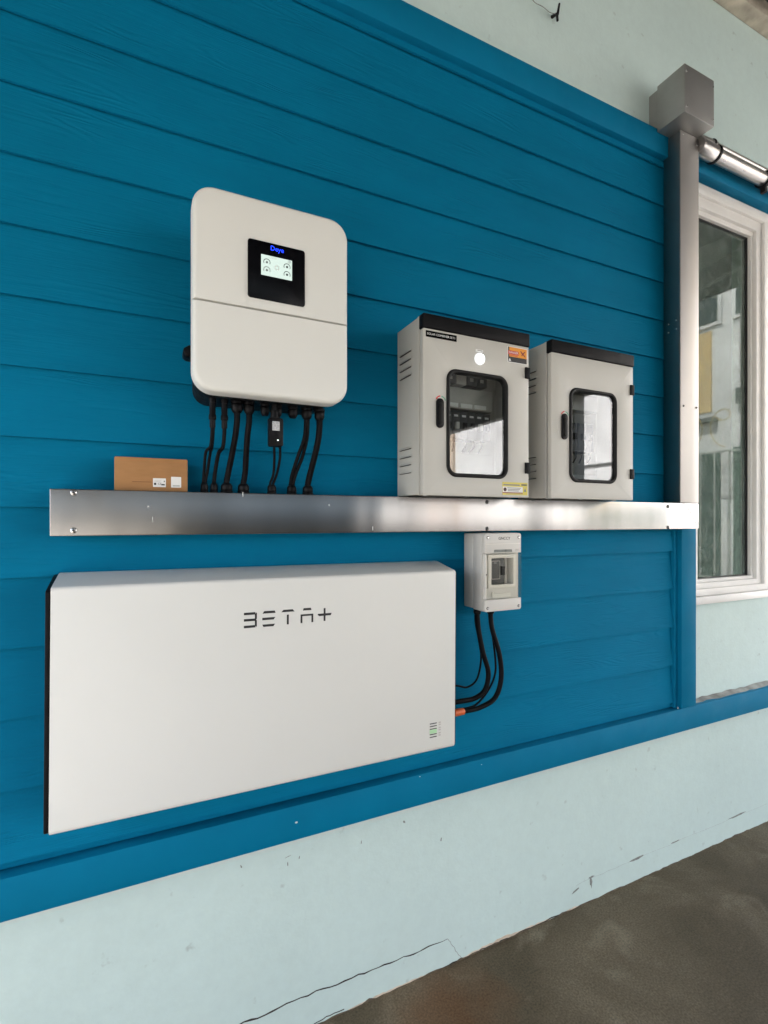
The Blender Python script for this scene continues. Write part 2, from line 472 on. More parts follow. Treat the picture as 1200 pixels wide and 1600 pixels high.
def cyl(bm, p0, p1, r0, r1=None, n=16, caps=True):
    p0, p1 = Vector(p0), Vector(p1); r1 = r0 if r1 is None else r1
    d = (p1 - p0).normalized()
    u = d.orthogonal().normalized(); w = d.cross(u)
    A = []; B = []
    for i in range(n):
        a = 2 * PI * i / n
        k = u * math.cos(a) + w * math.sin(a)
        A.append(bm.verts.new(p0 + k * r0)); B.append(bm.verts.new(p1 + k * r1))
    for i in range(n): bm.faces.new((A[i], A[(i + 1) % n], B[(i + 1) % n], B[i]))
    if caps: bm.faces.new(A); bm.faces.new(B)
    return bm

def lathe_z(bm, x, y, prof, n=14):
    """profile of (z, r) turned about a vertical axis"""
    rings = []
    for z, r in prof:
        rings.append([bm.verts.new((x + r * math.cos(2 * PI * i / n), y + r * math.sin(2 * PI * i / n), z)) for i in range(n)])
    for a, b in zip(rings, rings[1:]):
        for i in range(n): bm.faces.new((a[i], a[(i + 1) % n], b[(i + 1) % n], b[i]))
    bm.faces.new(rings[0]); bm.faces.new(rings[-1])
    return bm

def catmull(pts, k=8):
    P = [Vector(p) for p in pts]
    P = [P[0] * 2 - P[1]] + P + [P[-1] * 2 - P[-2]]
    out = []
    for i in range(1, len(P) - 2):
        a, b, c, d = P[i - 1], P[i], P[i + 1], P[i + 2]
        for j in range(k):
            t = j / k
            out.append(0.5 * ((2 * b) + (c - a) * t + (2 * a - 5 * b + 4 * c - d) * t * t + (3 * b - a - 3 * c + d) * t ** 3))
    out.append(P[-2])
    return out

def tube(bm, pts, r, n=10, k=8, straight=False):
    P = [Vector(p) for p in pts] if straight else catmull(pts, k)
    d = (P[1] - P[0]).normalized(); u = d.orthogonal().normalized()
    rings = []
    for i, p in enumerate(P):
        t = (P[min(i + 1, len(P) - 1)] - P[max(i - 1, 0)]).normalized()
        u = (u - t * u.dot(t)).normalized(); w = t.cross(u)
        rings.append([bm.verts.new(p + (u * math.cos(2 * PI * j / n) + w * math.sin(2 * PI * j / n)) * r) for j in range(n)])
    for a, b in zip(rings, rings[1:]):
        for j in range(n): bm.faces.new((a[j], a[(j + 1) % n], b[(j + 1) % n], b[j]))
    bm.faces.new(rings[0]); bm.faces.new(rings[-1])
    return bm

def ribbon(bm, pts, w, y, y1):
    """thin irregular strip on a wall: polyline of (x, z) with half widths"""
    A = []
    for i, (x, z) in enumerate(pts):
        a = Vector(pts[max(i - 1, 0)]); b = Vector(pts[min(i + 1, len(pts) - 1)])
        t = (b - a).normalized(); n = Vector((-t.y, t.x))
        ww = w[i] if isinstance(w, (list, tuple)) else w
        A.append(((x + n.x * ww, z + n.y * ww), (x - n.x * ww, z - n.y * ww)))
    poly = [p[0] for p in A] + [p[1] for p in reversed(A)]
    return prism(bm, poly, y, y1)

def jitter(pts, n, amp, rnd):
    out = []
    for (a, b) in zip(pts, pts[1:]):
        for i in range(n):
            t = i / n
            out.append((a[0] + (b[0] - a[0]) * t + rnd.uniform(-amp, amp) * 0.5, a[1] + (b[1] - a[1]) * t + rnd.uniform(-amp, amp)))
    out.append(pts[-1])
    return out

def text_mesh(name, body, size, x, y, z, m, parent, align='CENTER', sx=1.0, ext=0.0003, shear=0.0):
    cu = bpy.data.curves.new(name, 'FONT')
    cu.body = body; cu.size = size; cu.align_x = align; cu.align_y = 'CENTER'; cu.extrude = ext; cu.shear = shear; cu.resolution_u = 3
    tmp = bpy.data.objects.new(name + '_tmp', cu)
    COL.objects.link(tmp)
    bpy.context.view_layer.update()
    me = bpy.data.meshes.new_from_object(tmp)
    bpy.data.objects.remove(tmp); bpy.data.curves.remove(cu)
    org = origin_of(parent)
    for v in me.vertices:
        a = v.co
        v.co = Vector((x + a.x * sx, y - a.z, z + a.y)) - org
    me.materials.clear(); me.materials.append(MATS[m])
    me.name = name
    o = bpy.data.objects.new(name, me)
    COL.objects.link(o); o.parent = parent
    return o

def plate(name, x0, x1, z0, z1, y0, y1, m, parent, r=0.0, bevel=0.0):
    return link(name, prism(BM(), rrect(x0, x1, z0, z1, r, 4), y0, y1), m, parent, bevel=bevel)

def screw(name, x, y, z, r, m, parent, axis='y'):
    """pan head screw with a cross slot standing proud of a face"""
    bm = BM()
    d = Vector((0, -1, 0)) if axis == 'y' else Vector((-1, 0, 0))
    p = Vector((x, y, z))
    cyl(bm, p - d * 0.001, p + d * 0.0012, r, r, 12)
    cyl(bm, p + d * 0.0012, p + d * 0.0026, r, r * 0.62, 12)
    o = link(name, bm, m, parent)
    bm = BM()
    q = p + d * 0.0027
    if axis == 'y':
        box(bm, q.x - r * 0.5, q.x + r * 0.5, q.y - 0.0002, q.y + 0.0004, q.z - r * 0.12, q.z + r * 0.12)
        box(bm, q.x - r * 0.12, q.x + r * 0.12, q.y - 0.0003, q.y + 0.0004, q.z - r * 0.5, q.z + r * 0.5)
        link('slot', bm, 'ink', o)
    else:
        bm.free()
    return o

# ------------------------------------------------------------------ ground and floor
def sheet(name, x0, x1, y0, y1, z, m, sub=1):
    bm = BM()
    box(bm, x0, x1, y0, y1, z - 0.08, z)
    o = link(name, bm, m, None, smooth=False)
    return tag(o, kind='structure')
sheet('ground', -90, 110, -110, 90, -0.03, 'ground')
sheet('floor', -0.9, 4.7, -7.0, 0.04, 0.0, 'floor')
sheet('bounce_paving', -14.0, -0.902, -9.0, 0.5, -0.004, 'bounce_paving')  # pale sheet added out of view to bounce light in from the left
sheet('bounce_yard', 4.702, 11.9, -30.0, 4.0, -0.006, 'bounce_paving')  # pale sheet added out of view to bounce light in from low right

# ------------------------------------------------------------------ the house wall
YW = 0.012            # face of the rendered wall; the cladding's lap line stands at y = 0
XL, XR = -6.0, 3.4
hw = thing('house_wall', (0.9, YW, 0), 'pale green rendered house wall with blue boarded panel and white framed window', 'wall')
WX0, WX1, WZ0, WZ1 = 2.022, 2.580, 1.085, 2.800
bm = BM()
prism(bm, [(XL, -0.02), (XR, -0.02), (XR, 3.85), (XL, 3.85)], YW, YW + 0.14, holes=[[(WX0 + 0.004, WZ0 + 0.004), (WX1 - 0.004, WZ0 + 0.004), (WX1 - 0.004, WZ1 - 0.004), (WX0 + 0.004, WZ1 - 0.004)]])
link('rendered_face', bm, 'wall', hw, smooth=False)
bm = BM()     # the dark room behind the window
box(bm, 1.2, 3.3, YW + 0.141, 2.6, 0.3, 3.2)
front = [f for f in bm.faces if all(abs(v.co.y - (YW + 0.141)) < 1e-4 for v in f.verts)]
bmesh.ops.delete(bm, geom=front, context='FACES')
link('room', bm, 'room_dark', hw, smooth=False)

# lapped boards
PITCH = 0.1525
k = 0
z = 2.4965 + 2 * PITCH
bots = []
while z > 0.55:
    bots.append(z); z -= PITCH
bots.append(z)
plank_mesh = None
for zb in bots:
    zt = min(zb + PITCH + 0.02, 2.86); z0 = max(zb, 0.6475)
    yb = -0.0078; yt = 0.0062
    # slope of the lapped board
    def yf(zz): return yb + (zz - zb) / (PITCH + 0.02) * (yt - yb)
    bm = BM()
    nseg = 48
    cols = []
    rnd = random.Random(int(zb * 1000))
    wob = 0.0
    for i in range(nseg + 1):
        x = -5.9 + (1.9275 + 5.9) * i / nseg
        wob = wob * 0.7 + rnd.uniform(-0.0005, 0.0005)
        cols.append([bm.verts.new((x, yf(z0) + wob, z0 + wob * 0.8)), bm.verts.new((x, yf(z0) + 0.007 + wob, z0 + wob * 0.8)), bm.verts.new((x, yf(zt) + 0.004, zt)), bm.verts.new((x, yf(zt), zt))])
    for a, b in zip(cols, cols[1:]):
        for j in range(4): bm.faces.new((a[j], b[j], b[(j + 1) % 4], a[(j + 1) % 4]))
    bm.faces.new(cols[0]); bm.faces.new(cols[-1])
    link('plank', bm, 'plank', hw, bevel=0)

def board(x0, x1, z0, z1, d=0.03, nm='trim_board', m='trim', bevel=0.002):
    bm = BM(); box(bm, x0, x1, -d, YW - 0.001, z0, z1)
    return link(nm, bm, m, hw, bevel=bevel)
board(XL + 0.02, XR - 0.02, 2.8235, 2.9150)
board(XL + 0.02, XR - 0.02, 0.5555, 0.6465)
board(1.9275, 2.0190, 0.6470, 2.8230)
board(1.9080, 1.9270, 0.6475, 2.8225, d=0.0125, nm='corner_bead', bevel=0.001)
# dirty filler along the top of the lower board under the window
bm = BM()
pts = []
rnd = random.Random(3)
secs = []
for i in range(41):
    x = 2.0195 + (3.36 - 2.0195) * i / 40
    w = 0.028 + rnd.uniform(-0.008, 0.004); h = 0.008 + rnd.uniform(-0.003, 0.004)
    secs.append([bm.verts.new((x, YW - 0.002, 0.6467)), bm.verts.new((x, YW - w, 0.6467)), bm.verts.new((x, YW - 0.002, 0.6467 + h))])
for a, b in zip(secs, secs[1:]):
    for j in range(3): bm.faces.new((a[j], b[j], b[(j + 1) % 3], a[(j + 1) % 3]))
bm.faces.new(secs[0]); bm.faces.new(secs[-1])
link('filler_bead', bm, 'sealant', hw)

# window
bm = BM()
prism(bm, rrect(WX0, WX1, WZ0, WZ1, 0.001, 1), -0.010, 0.075, holes=[rrect(2.058, 2.540, 1.112, 2.758, 0.001, 1)])
win = link('window', bm, 'window_white', hw, bevel=0.002)
bm = BM(); prism(bm, rrect(2.0585, 2.5395, 1.1125, 2.7575, 0.001, 1), 0.002, 0.062, holes=[rrect(2.078, 2.500, 1.135, 2.715, 0.001, 1)])
link('sash', bm, 'window_white', win, bevel=0.003)
bm = BM(); prism(bm, rrect(2.0785, 2.4995, 1.1355, 2.7145, 0.001, 1), 0.016, 0.055, holes=[rrect(2.086, 2.483, 1.149, 2.693, 0.001, 1)])
link('glazing_bead', bm, 'window_white', win, bevel=0.003)
bm = BM(); prism(bm, rrect(2.0865, 2.4825, 1.1495, 2.6925, 0.001, 1), 0.030, 0.050, holes=[rrect(2.090, 2.476, 1.153, 2.687, 0.001, 1)])
link('seal', bm, 'gasket', win)
plate('pane', 2.0895, 2.4765, 1.1525, 2.6875, 0.036, 0.040, 'window_glass', win)
bm = BM(); box(bm, 2.0195, 2.592, -0.024, YW - 0.001, 1.0520, 1.0835)
link('sill', bm, 'window_white', win, bevel=0.003)
screw('screw', 2.585, YW - 0.0005, 1.56, 0.004, 'screw_dark', win)

# cracks and knocks in the render
rnd = random.Random(11)
path = [(-0.05, 0.083), (0.226, 0.0895), (0.38, 0.0925), (0.55, 0.0885), (0.717, 0.0845), (0.854, 0.0845)]
pp = jitter(path, 8, 0.0035, rnd)
ww = [0.0024 - 0.0014 * i / len(pp) + rnd.uniform(-0.0007, 0.0007) for i in range(len(pp))]
link('crack', ribbon(BM(), pp, ww, YW - 0.0006, YW + 0.001), 'crack', hw)
pp = jitter([(0.854, 0.0845), (0.872, 0.058), (0.884, 0.038), (0.907, 0.004)], 4, 0.003, rnd)
link('crack', ribbon(BM(), pp, 0.0006, YW - 0.0006, YW + 0.001), 'scuff', hw)
pp = jitter([(0.41, 0.001), (0.434, 0.008), (0.4627, 0.011), (0.507, 0.009)], 3, 0.002, rnd)
link('crack', ribbon(BM(), pp, 0.0012, YW - 0.0006, YW + 0.001), 'crack', hw)
pp = jitter([(1.40, 0.082), (1.70, 0.0832), (2.0, 0.0859), (2.6, 0.084)], 9, 0.003, rnd)
link('crack', ribbon(BM(), pp, 0.00035, YW - 0.0004, YW + 0.001), 'scuff_faint', hw)
def blotch(nm, x, z, w, h, m, y=YW, n=9, rot=0.0, seed=0):
    rr = random.Random(seed + int(x * 1000))
    pts = []
    for i in range(n):
        a = 2 * PI * i / n; q = rr.uniform(0.6, 1.2)
        px, pz = math.cos(a) * w * q, math.sin(a) * h * q
        pts.append((x + px * math.cos(rot) - pz * math.sin(rot), z + px * math.sin(rot) + pz * math.cos(rot)))
    return link(nm, prism(BM(), pts, y - 0.0006, y + 0.001), m, hw)
for (x, z, w, h, rot) in ((0.3443, 0.4694, 0.0015, 0.006, 0), (0.376, 0.478, 0.0012, 0.006, -0.2), (0.56, 0.470, 0.0012, 0.006, -0.1), (0.2213, 0.500, 0.002, 0.005, 0.3), (0.70, 0.492, 0.004, 0.005, 0.5), (0.83, 0.404, 0.002, 0.006, -0.2), (0.345, 0.490, 0.008, 0.0008, 0.2)):
    blotch('scuff_mark', x, z, w, h, 'scuff', rot=rot)
for (x, z, w, h, rot) in ((1.478, 0.088, 0.016, 0.004, 0), (1.476, 0.070, 0.006, 0.022, 0.05), (1.40, 0.063, 0.022, 0.003, 0.3), (1.72, 0.085, 0.05, 0.0045, 0.05), (2.38, 0.088, 0.07, 0.004, 0.02), (1.95, 0.087, 0.03, 0.003, 0.02)):
    blotch('scuff_mark', x, z, w, h, 'scuff', rot=rot)
for (x, z, w, h) in ((0.3562, 0.6024, 0.004, 0.003), (0.953, 0.630, 0.0015, 0.001), (0.73, 0.641, 0.002, 0.001), (1.905, 0.655, 0.002, 0.004)):
    blotch('paint_chip', x, z, w, h, 'chip', y=-0.0302)
# chipped paint along the foot of the wall
rnd = random.Random(5)
for (a, b, hh) in ((0.52, 0.80, 0.007), (0.90, 1.28, 0.013), (1.34, 1.42, 0.007)):
    n = 26
    top = [(a + (b - a) * i / n, hh * (0.35 + 0.65 * math.sin(PI * i / n)) * rnd.uniform(0.55, 1.15)) for i in range(n + 1)]
    link('bare_plaster', prism(BM(), [(a, -0.002)] + top + [(b, -0.002)], YW - 0.0007, YW + 0.001), 'bare', hw)
pp = jitter([(0.84, 0.002), (1.0, 0.003), (1.12, 0.002), (1.35, 0.003)], 10, 0.0025, rnd)
link('crack', ribbon(BM(), pp, 0.0016, YW - 0.0012, YW + 0.001), 'crack', hw)

rnd = random.Random(8)
n = 150
foot = [(-0.3 + 3.4 * i / n, 0.0045 * abs(rnd.gauss(0, 0.6)) + (0.004 if rnd.random() < 0.08 else 0.0)) for i in range(n + 1)]
link('foot_line', prism(BM(), [(-0.3, -0.003)] + foot + [(3.1, -0.003)], YW - 0.0016, YW + 0.001), 'foot_brown', hw)  # irregular brown line along the foot of the wall

# bit of wire left in the wall high up
ws = thing('wall_plug', (1.28, YW, 3.14), 'short black peg with a loose bent wire, high on the pale wall', 'wall plug')
bm = BM(); cyl(bm, (1.2865, YW + 0.004, 3.172), (1.280, YW - 0.03, 3.150), 0.006, 0.0045, 10)
cyl(bm, (1.280, YW - 0.03, 3.150), (1.2745, YW - 0.038, 3.118), 0.0045, 0.004, 10)
cyl(bm, (1.283, YW - 0.03, 3.150), (1.291, YW - 0.030, 3.19), 0.0045, 0.0035, 10)
link('peg', bm, 'black_plastic', ws)
bm = BM(); tube(bm, [(1.275, YW - 0.028, 3.150), (1.255, YW - 0.022, 3.152), (1.225, YW - 0.02, 3.160), (1.195, YW - 0.015, 3.166), (1.172, YW - 0.012, 3.186)], 0.0012, 6)
link('wire', bm, 'scuff', ws)

# ------------------------------------------------------------------ carport roof overhead
RX0, RX1, RY1 = -2.3, 4.4, -6.9
def roof_z(y): return 3.70 + 0.115 * y
rf = thing('carport_roof', (0.6, -3.0, 3.0), 'dark corrugated carport roof sloping away above the wall', 'roof')
bm = BM()
nx = 134
row = []
for i in range(nx + 1):
    x = RX0 + (RX1 - RX0) * i / nx
    o = 0.018 * math.sin(2 * PI * x / 0.1)
    row.append([bm.verts.new((x, YW - 0.002, roof_z(0) + 0.06 + o)), bm.verts.new((x, RY1, roof_z(RY1) + 0.06 + o)), bm.verts.new((x, RY1, roof_z(RY1) + 0.068 + o)), bm.verts.new((x, YW - 0.002, roof_z(0) + 0.068 + o))])
for a, b in zip(row, row[1:]):
    for j in range(4): bm.faces.new((a[j], b[j], b[(j + 1) % 4], a[(j + 1) % 4]))
bm.faces.new(row[0]); bm.faces.new(row[-1])
link('roof_sheet', bm, 'roof_sheet', rf)
for i in range(6):
    y = -0.16 - i * 1.32
    bm = BM(); box(bm, RX0 + 0.02, RX1 - 0.02, y - 0.025, y + 0.025, roof_z(y) - 0.055, roof_z(y) + 0.035)
    link('purlin', bm, 'purlin', rf)
for x in (RX0 + 0.05, 0.6, RX1 - 0.06):
    bm = BM()
    v = []
    for xx in (x - 0.03, x + 0.03):
        for (y, dz) in ((-0.10, -0.14), (RY1 + 0.1, -0.14), (RY1 + 0.1, -0.056), (-0.10, -0.056)):
            v.append(bm.verts.new((xx, y, roof_z(y) + dz)))
    for f in ((0, 1, 2, 3), (4, 7, 6, 5), (0, 4, 5, 1), (1, 5, 6, 2), (2, 6, 7, 3), (3, 7, 4, 0)): bm.faces.new([v[i] for i in f])
    link('rafter', bm, 'purlin', rf)
bm = BM(); box(bm, XL + 0.1, RX1, -0.050, YW - 0.001, 3.633, 3.70)
link('wall_plate', bm, 'beam_dirty', rf, bevel=0.002)
bm = BM(); box(bm, RX1 - 0.10, RX1 + 0.02, RY1 + 0.05, -2.0, 2.78, 3.02)
bm2 = BM()
v = []
for xx in (RX1 + 0.004, RX1 + 0.02):
    for (y, dz) in ((-0.02, -0.02), (RY1, -0.02), (RY1, 0.10), (-0.02, 0.10)):
        v.append(bm2.verts.new((xx, y, roof_z(y) + dz)))
for f in ((0, 1, 2, 3), (4, 7, 6, 5), (0, 4, 5, 1), (1, 5, 6, 2), (2, 6, 7, 3), (3, 7, 4, 0)): bm2.faces.new([v[i] for i in f])
link('fascia', bm2, 'purlin', rf)
link('eave_beam', bm, 'purlin', rf)
bm = BM(); box(bm, RX0 - 0.03, RX0 - 0.001, RY1 + 0.02, YW - 0.003, 2.55, 3.80)
link('light_baffle', bm, 'roof_sheet', rf)  # added out of view to keep left light off the upper wall
bm = BM(); box(bm, RX1 + 0.021, RX1 + 0.04, -1.98, YW - 0.003, 3.34, 3.80)
link('light_baffle', bm, 'roof_sheet', rf)  # added out of view to keep light from the right off the upper wall
for i, (x, y) in enumerate(((4.32, -3.12), (3.86, -6.8), (-2.2, -6.8), (-2.2, -2.9))):
    bm = BM(); box(bm, x - 0.07, x + 0.07, y - 0.07, y + 0.07, 0.0, (2.779 if i < 1 else roof_z(y) - 0.14))
    o = link('carport_post', bm, 'purlin', None, bevel=0.004)
    tag(o, ('dark square carport post mirrored in the smaller window of the lamp-less cabinet', 'dark square carport post at the far right corner behind the viewer', 'dark square carport post at the far left corner behind the viewer', 'dark square carport post on the left side behind the viewer')[i], 'post', 'carport posts')

# dark wall added behind the viewer to dim the duct and cut frontal light
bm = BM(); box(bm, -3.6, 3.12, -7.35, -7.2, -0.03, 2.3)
tag(link('dimming_wall', bm, 'back_wall', None, bevel=0.01), 'dark grey wall added behind the viewer to dim the steel duct', 'wall')

# ------------------------------------------------------------------ neighbour's house across the yard (seen mirrored in the panes)
XN = 12.0
nb = thing('neighbour_house', (XN + 3, -8, 0), 'sunlit white neighbour house with yellow bays mirrored in the window pane', 'house')
bm = BM(); box(bm, XN, XN + 6, -30.0, 1.5, 0, 9.0); link('wall', bm, 'neighbour_white', nb)
def npan(nm, y0, y1, z0, z1, m, t=0.03, par=nb):
    bm = BM(); box(bm, XN - t, XN + 0.02, y0, y1, z0, z1); return link(nm, bm, m, par)
npan('yellow_bay', -7.40, -5.90, 3.95, 5.85, 'neighbour_yellow')
npan('yellow_bay', -5.25, -4.6, 4.7, 5.85, 'neighbour_yellow')
for (y0, y1) in ((-7.30, -5.66), (-5.42, -3.9)):
    w = npan('window', y0, y1, 5.95, 8.2, 'neighbour_white', 0.06)
    for a, b in ((y0 + 0.08, (y0 + y1) / 2 - 0.04), ((y0 + y1) / 2 + 0.04, y1 - 0.08)):
        npan('window_glass', a, b, 6.03, 8.1, 'neighbour_glass', 0.07, w)
npan('dark_shutter', -8.0, -5.70, 0.02, 3.0, 'gate_panel', 0.05)
npan('dark_shutter', -5.40, -4.3, 0.02, 3.05, 'gate_panel', 0.05)
npan('meter_box', -5.3, -4.9, 4.0, 4.35, 'back_wall', 0.15)
npan('band_panel', -12.3, -11.3, 0.02, 2.7, 'gate_panel', 0.05)  # dark panel added to put a grey band in the duct's reflection
npan('band_strip', -20.9, -20.5, 0.02, 8.9, 'back_wall', 0.12)  # dark upright added for one more dark band mirrored in the duct
npan('band', -16.9, -8.2, 3.0, 3.06, 'back_wall', 0.04)
npan('ledge', -7.6, -5.75, 3.7, 3.8, 'back_wall', 0.2)
npan('orange_pilaster', -18.7, -17.1, 0.02, 8.9, 'neighbour_orange', 0.14)
npan('pink_plinth', -18.75, -17.05, 1.1, 2.2, 'neighbour_pink', 0.18)
XG = 11.3
gt = thing('iron_gate', (XG, -6.3, 0), 'iron bar gate with gold scrolls mirrored low in the window pane', 'gate')
for i in range(12):
    y = -7.9 + i * 0.31
    bm = BM(); box(bm, XG - 0.014, XG + 0.014, y - 0.014, y + 0.014, 0.15, 2.9); link('bar', bm, 'gate_bar', gt)
for z in (0.15, 2.9):
    bm = BM(); box(bm, XG - 0.018, XG + 0.018, -8.0, -4.35, z - 0.02, z + 0.02); link('rail', bm, 'gate_bar', gt)
for yc in (-7.3, -6.45, -5.6):
    for s in (-1, 1):
        pts = []
        for i in range(26):
            t = i / 25
            a = -PI / 2 + s * 0 + t * 2.2 * PI
            r = 0.36 * (1 - 0.62 * t)
            pts.append((XG, yc + s * (0.06 + 0.34 - r * math.cos(a) * 0.9 - 0.34 * t * 0.4), 3.35 + r * math.sin(a) + 0.5 * t * 0.9))
        bm = BM(); tube(bm, pts, 0.013, 6, straight=True); link('scroll', bm, 'gate_gold', gt)

# ------------------------------------------------------------------ steel duct along the wall
TX0, TX1, TZ0, TZ1, TD = -0.184, 1.957, 1.3665, 1.4665, 0.08
td = thing('cable_duct', (0.85, 0, TZ0), 'long brushed steel cable duct running level across the blue boards', 'cable duct')
bm = BM(); box(bm, TX0, TX1, -TD, -0.011, TZ0, TZ1)
link('channel', bm, 'stainless', td, bevel=0.0022, segs=3, uv=True)
for (x, zt, zb) in ((-0.1407, 1.4590, 1.3785), (0.9365, 1.4560, 1.3745), (1.7742, 1.4525, 1.3735)):
    for zz in (zt, zb): screw('screw', x, -TD, zz, 0.0062, 'screw_dark' if x > 0 else 'screw_metal', td)
bm = BM(); ribbon(bm, [(1.862, 1.4655), (1.889, 1.4500), (1.913, 1.4230), (1.9555, 1.3690)], 0.0007, -TD - 0.0005, -TD + 0.001)
link('mitre_seam', bm, 'screw_metal', td)
bm = BM(); ribbon(bm, [(1.868, 1.4345), (1.876, 1.4370), (1.886, 1.4365)], 0.0006, -TD - 0.0005, -TD + 0.001)
link('scratch', bm, 'crack', td)
rnd = random.Random(21)
for (x, z, l, w) in ((0.003, 1.431, 0.0015, 0.0015), (0.0115, 1.402, 0.0005, 0.006), (0.21, 1.4625, 0.0008, 0.006), (0.43, 1.44, 0.0012, 0.002), (0.555, 1.378, 0.0007, 0.005)):
    bm = BM(); box(bm, x - l, x + l, -TD - 0.0003, -TD + 0.001, z - w, z + w); link('scratch', bm, 'paper', td)

# glands standing on the duct
def gland_up(x, y, z, r, parent):
    bm = BM()
    lathe_z(bm, x, y, [(z, r * 1.12), (z + 0.007, r * 1.12)], 6)
    lathe_z(bm, x, y, [(z + 0.0072, r * 0.98), (z + 0.009, r * 1.05), (z + 0.019, r * 1.02), (z + 0.025, r * 0.72)], 10)
    return link('gland', bm, 'black_plastic', parent, bevel=0.0008, segs=1)
def gland_down(x, y, z, r, parent, long=0.03):
    bm = BM()
    lathe_z(bm, x, y, [(z, r * 1.1), (z - 0.008, r * 1.1)], 6)
    lathe_z(bm, x, y, [(z - 0.0082, r * 0.86), (z - 0.011, r * 1.04), (z - long * 0.75, r * 1.0), (z - long, r * 0.66)], 10)
    return link('gland', bm, 'black_plastic', parent, bevel=0.0008, segs=1)
GY = -0.045
tray_gl = ((0.1252, 0.0085), (0.1474, 0.0085), (0.1770, 0.0135), (0.2176, 0.0135), (0.2881, 0.0110), (0.3398, 0.0120), (0.3829, 0.0135))
for x, r in tray_gl: gland_up(x, GY, TZ1 - 0.0005, r, td)

# vertical duct
pd = thing('vertical_duct', (1.90, 0, TZ1), 'upright steel cable duct climbing beside the window to the junction box', 'cable duct')
bm = BM(); box(bm, 1.8455, 1.957, -TD, -0.011, TZ1 + 0.0008, 2.8975)
link('channel', bm, 'stainless_up', pd, bevel=0.002, segs=3, uv=True)
for (x, z) in ((1.8638, 1.8405), (1.9413, 1.8406)): screw('rivet', x, -TD, z, 0.0045, 'screw_dark', pd)
for (y, z) in ((-0.030, 2.168), (-0.062, 2.172), (-0.030, 2.135), (-0.062, 2.139)): screw('rivet', 1.8455, y, z, 0.0035, 'screw_metal', pd, 'x')
for (x, z) in ((1.8600, 2.885), (1.9450, 2.868)): screw('rivet', x, -TD, z, 0.004, 'screw_metal', pd)

# junction box
jb = thing('junction_box', (1.866, 0, 2.8985), 'square steel junction box on top of the upright duct', 'junction box')
bm = BM(); box(bm, 1.7795, 1.9530, -0.141, -0.031, 2.8985, 3.0755)
link('body', bm, 'dull_steel', jb, bevel=0.002, segs=2)
for (x, z) in ((1.7885, 3.050), (1.945, 3.049), (1.943, 2.921), (1.7885, 2.921)): screw('screw', x, -0.141, z, 0.004, 'screw_metal', jb)
bm = BM(); box(bm, 1.79, 1.94, -0.031, YW - 0.001, 2.916, 3.07); link('backing', bm, 'dull_steel', jb)

# conduits going right from the box
c1 = thing('steel_conduit', (2.4, -0.075, 2.86), 'thick galvanised conduit pipe leaving the junction box to the right', 'conduit')
bm = BM(); cyl(bm, (1.9575, -0.075, 2.872), (3.3, -0.075, 2.872), 0.026, n=28); link('pipe', bm, 'galvanised', c1)
bm = BM(); cyl(bm, (1.9572, -0.075, 2.872), (2.055, -0.075, 2.872), 0.031, n=28); link('coupling', bm, 'galvanised', c1, bevel=0.002)
bm = BM(); cyl(bm, (2.056, -0.075, 2.872), (2.068, -0.075, 2.872), 0.0335, n=28); link('strap', bm, 'rubber', c1, bevel=0.001)
bm = BM(); cyl(bm, (2.40, -0.075, 2.872), (2.416, -0.075, 2.872), 0.0335, n=28); box(bm, 2.401, 2.415, -0.085, -0.065, 2.815, 2.845); link('strap', bm, 'rubber', c1)
c2 = thing('thin_conduit', (2.5, -0.055, 2.93), 'thin bright conduit pipe strapped above the thick one', 'conduit')
bm = BM(); cyl(bm, (2.03, -0.066, 2.922), (3.3, -0.066, 2.922), 0.0115, n=20); link('pipe', bm, 'galvanised', c2)
bm = BM(); cyl(bm, (1.99, -0.066, 2.9175), (2.085, -0.066, 2.9225), 0.0145, n=20); link('coupling', bm, 'galvanised', c2, bevel=0.001)
bm = BM(); cyl(bm, (2.060, -0.066, 2.922), (2.070, -0.066, 2.922), 0.0175, n=20); link('strap', bm, 'rubber', c2, bevel=0.001)

# ------------------------------------------------------------------ inverter
IX0, IX1, IZ0, IZ1, IS = 0.0860, 0.4368, 1.6765, 2.1160, 1.8675
iv = thing('inverter', (0.26, 0, IZ0), 'white wall inverter with black display hanging above the steel duct', 'inverter')
bm = BM(); prism(bm, rrect(IX0 + 0.014, IX1 - 0.014, IZ0 + 0.006, IZ1 - 0.012, 0.035), -0.158, -0.012)
link('body', bm, 'black_metal', iv, bevel=0.006, segs=3)
def cover(nm, z0, z1, rad, ):
    bm = BM()
    steps = ((-0.158, 0.0025), (-0.160, 0.0), (-0.188, 0.0), (-0.1935, 0.0010), (-0.1975, 0.0033), (-0.1995, 0.0065), (-0.2, 0.0105))
    loops = []
    for y, ins in steps:
        zz0 = z0 + (ins if rad[0] else (0.0 if ins < 0.003 else 0.0012)); zz1 = z1 - (ins if rad[2] else (0.0 if ins < 0.003 else 0.0012))
        rr = [max(q - ins * 0.6, 0.0) if q else 0.0 for q in rad]
        loops.append([bm.verts.new((x, y, z)) for x, z in rrect(IX0 + ins, IX1 - ins, zz0, zz1, rr, 10)])
    n = len(loops[0])
    for a, b in zip(loops, loops[1:]):
        for i in range(n): bm.faces.new((a[i], a[(i + 1) % n], b[(i + 1) % n], b[i]))
    bm.faces.new(loops[0]); bm.faces.new(loops[-1])
    return link(nm, bm, 'cover_white', iv, angle=50)
up = cover('upper_cover', IS + 0.0012, IZ1, (0, 0, 0.045, 0.045))
lo = cover('lower_cover', IZ0, IS - 0.0012, (0.045, 0.045, 0, 0))
disp = plate('display', 0.2000, 0.3290, 1.8915, 2.0205, -0.2025, -0.199, 'gloss_black', iv, 0.006, 0.0006)
plate('screen', 0.2288, 0.2986, 1.9455, 1.9912, -0.2029, -0.202, 'screen_lit', disp)
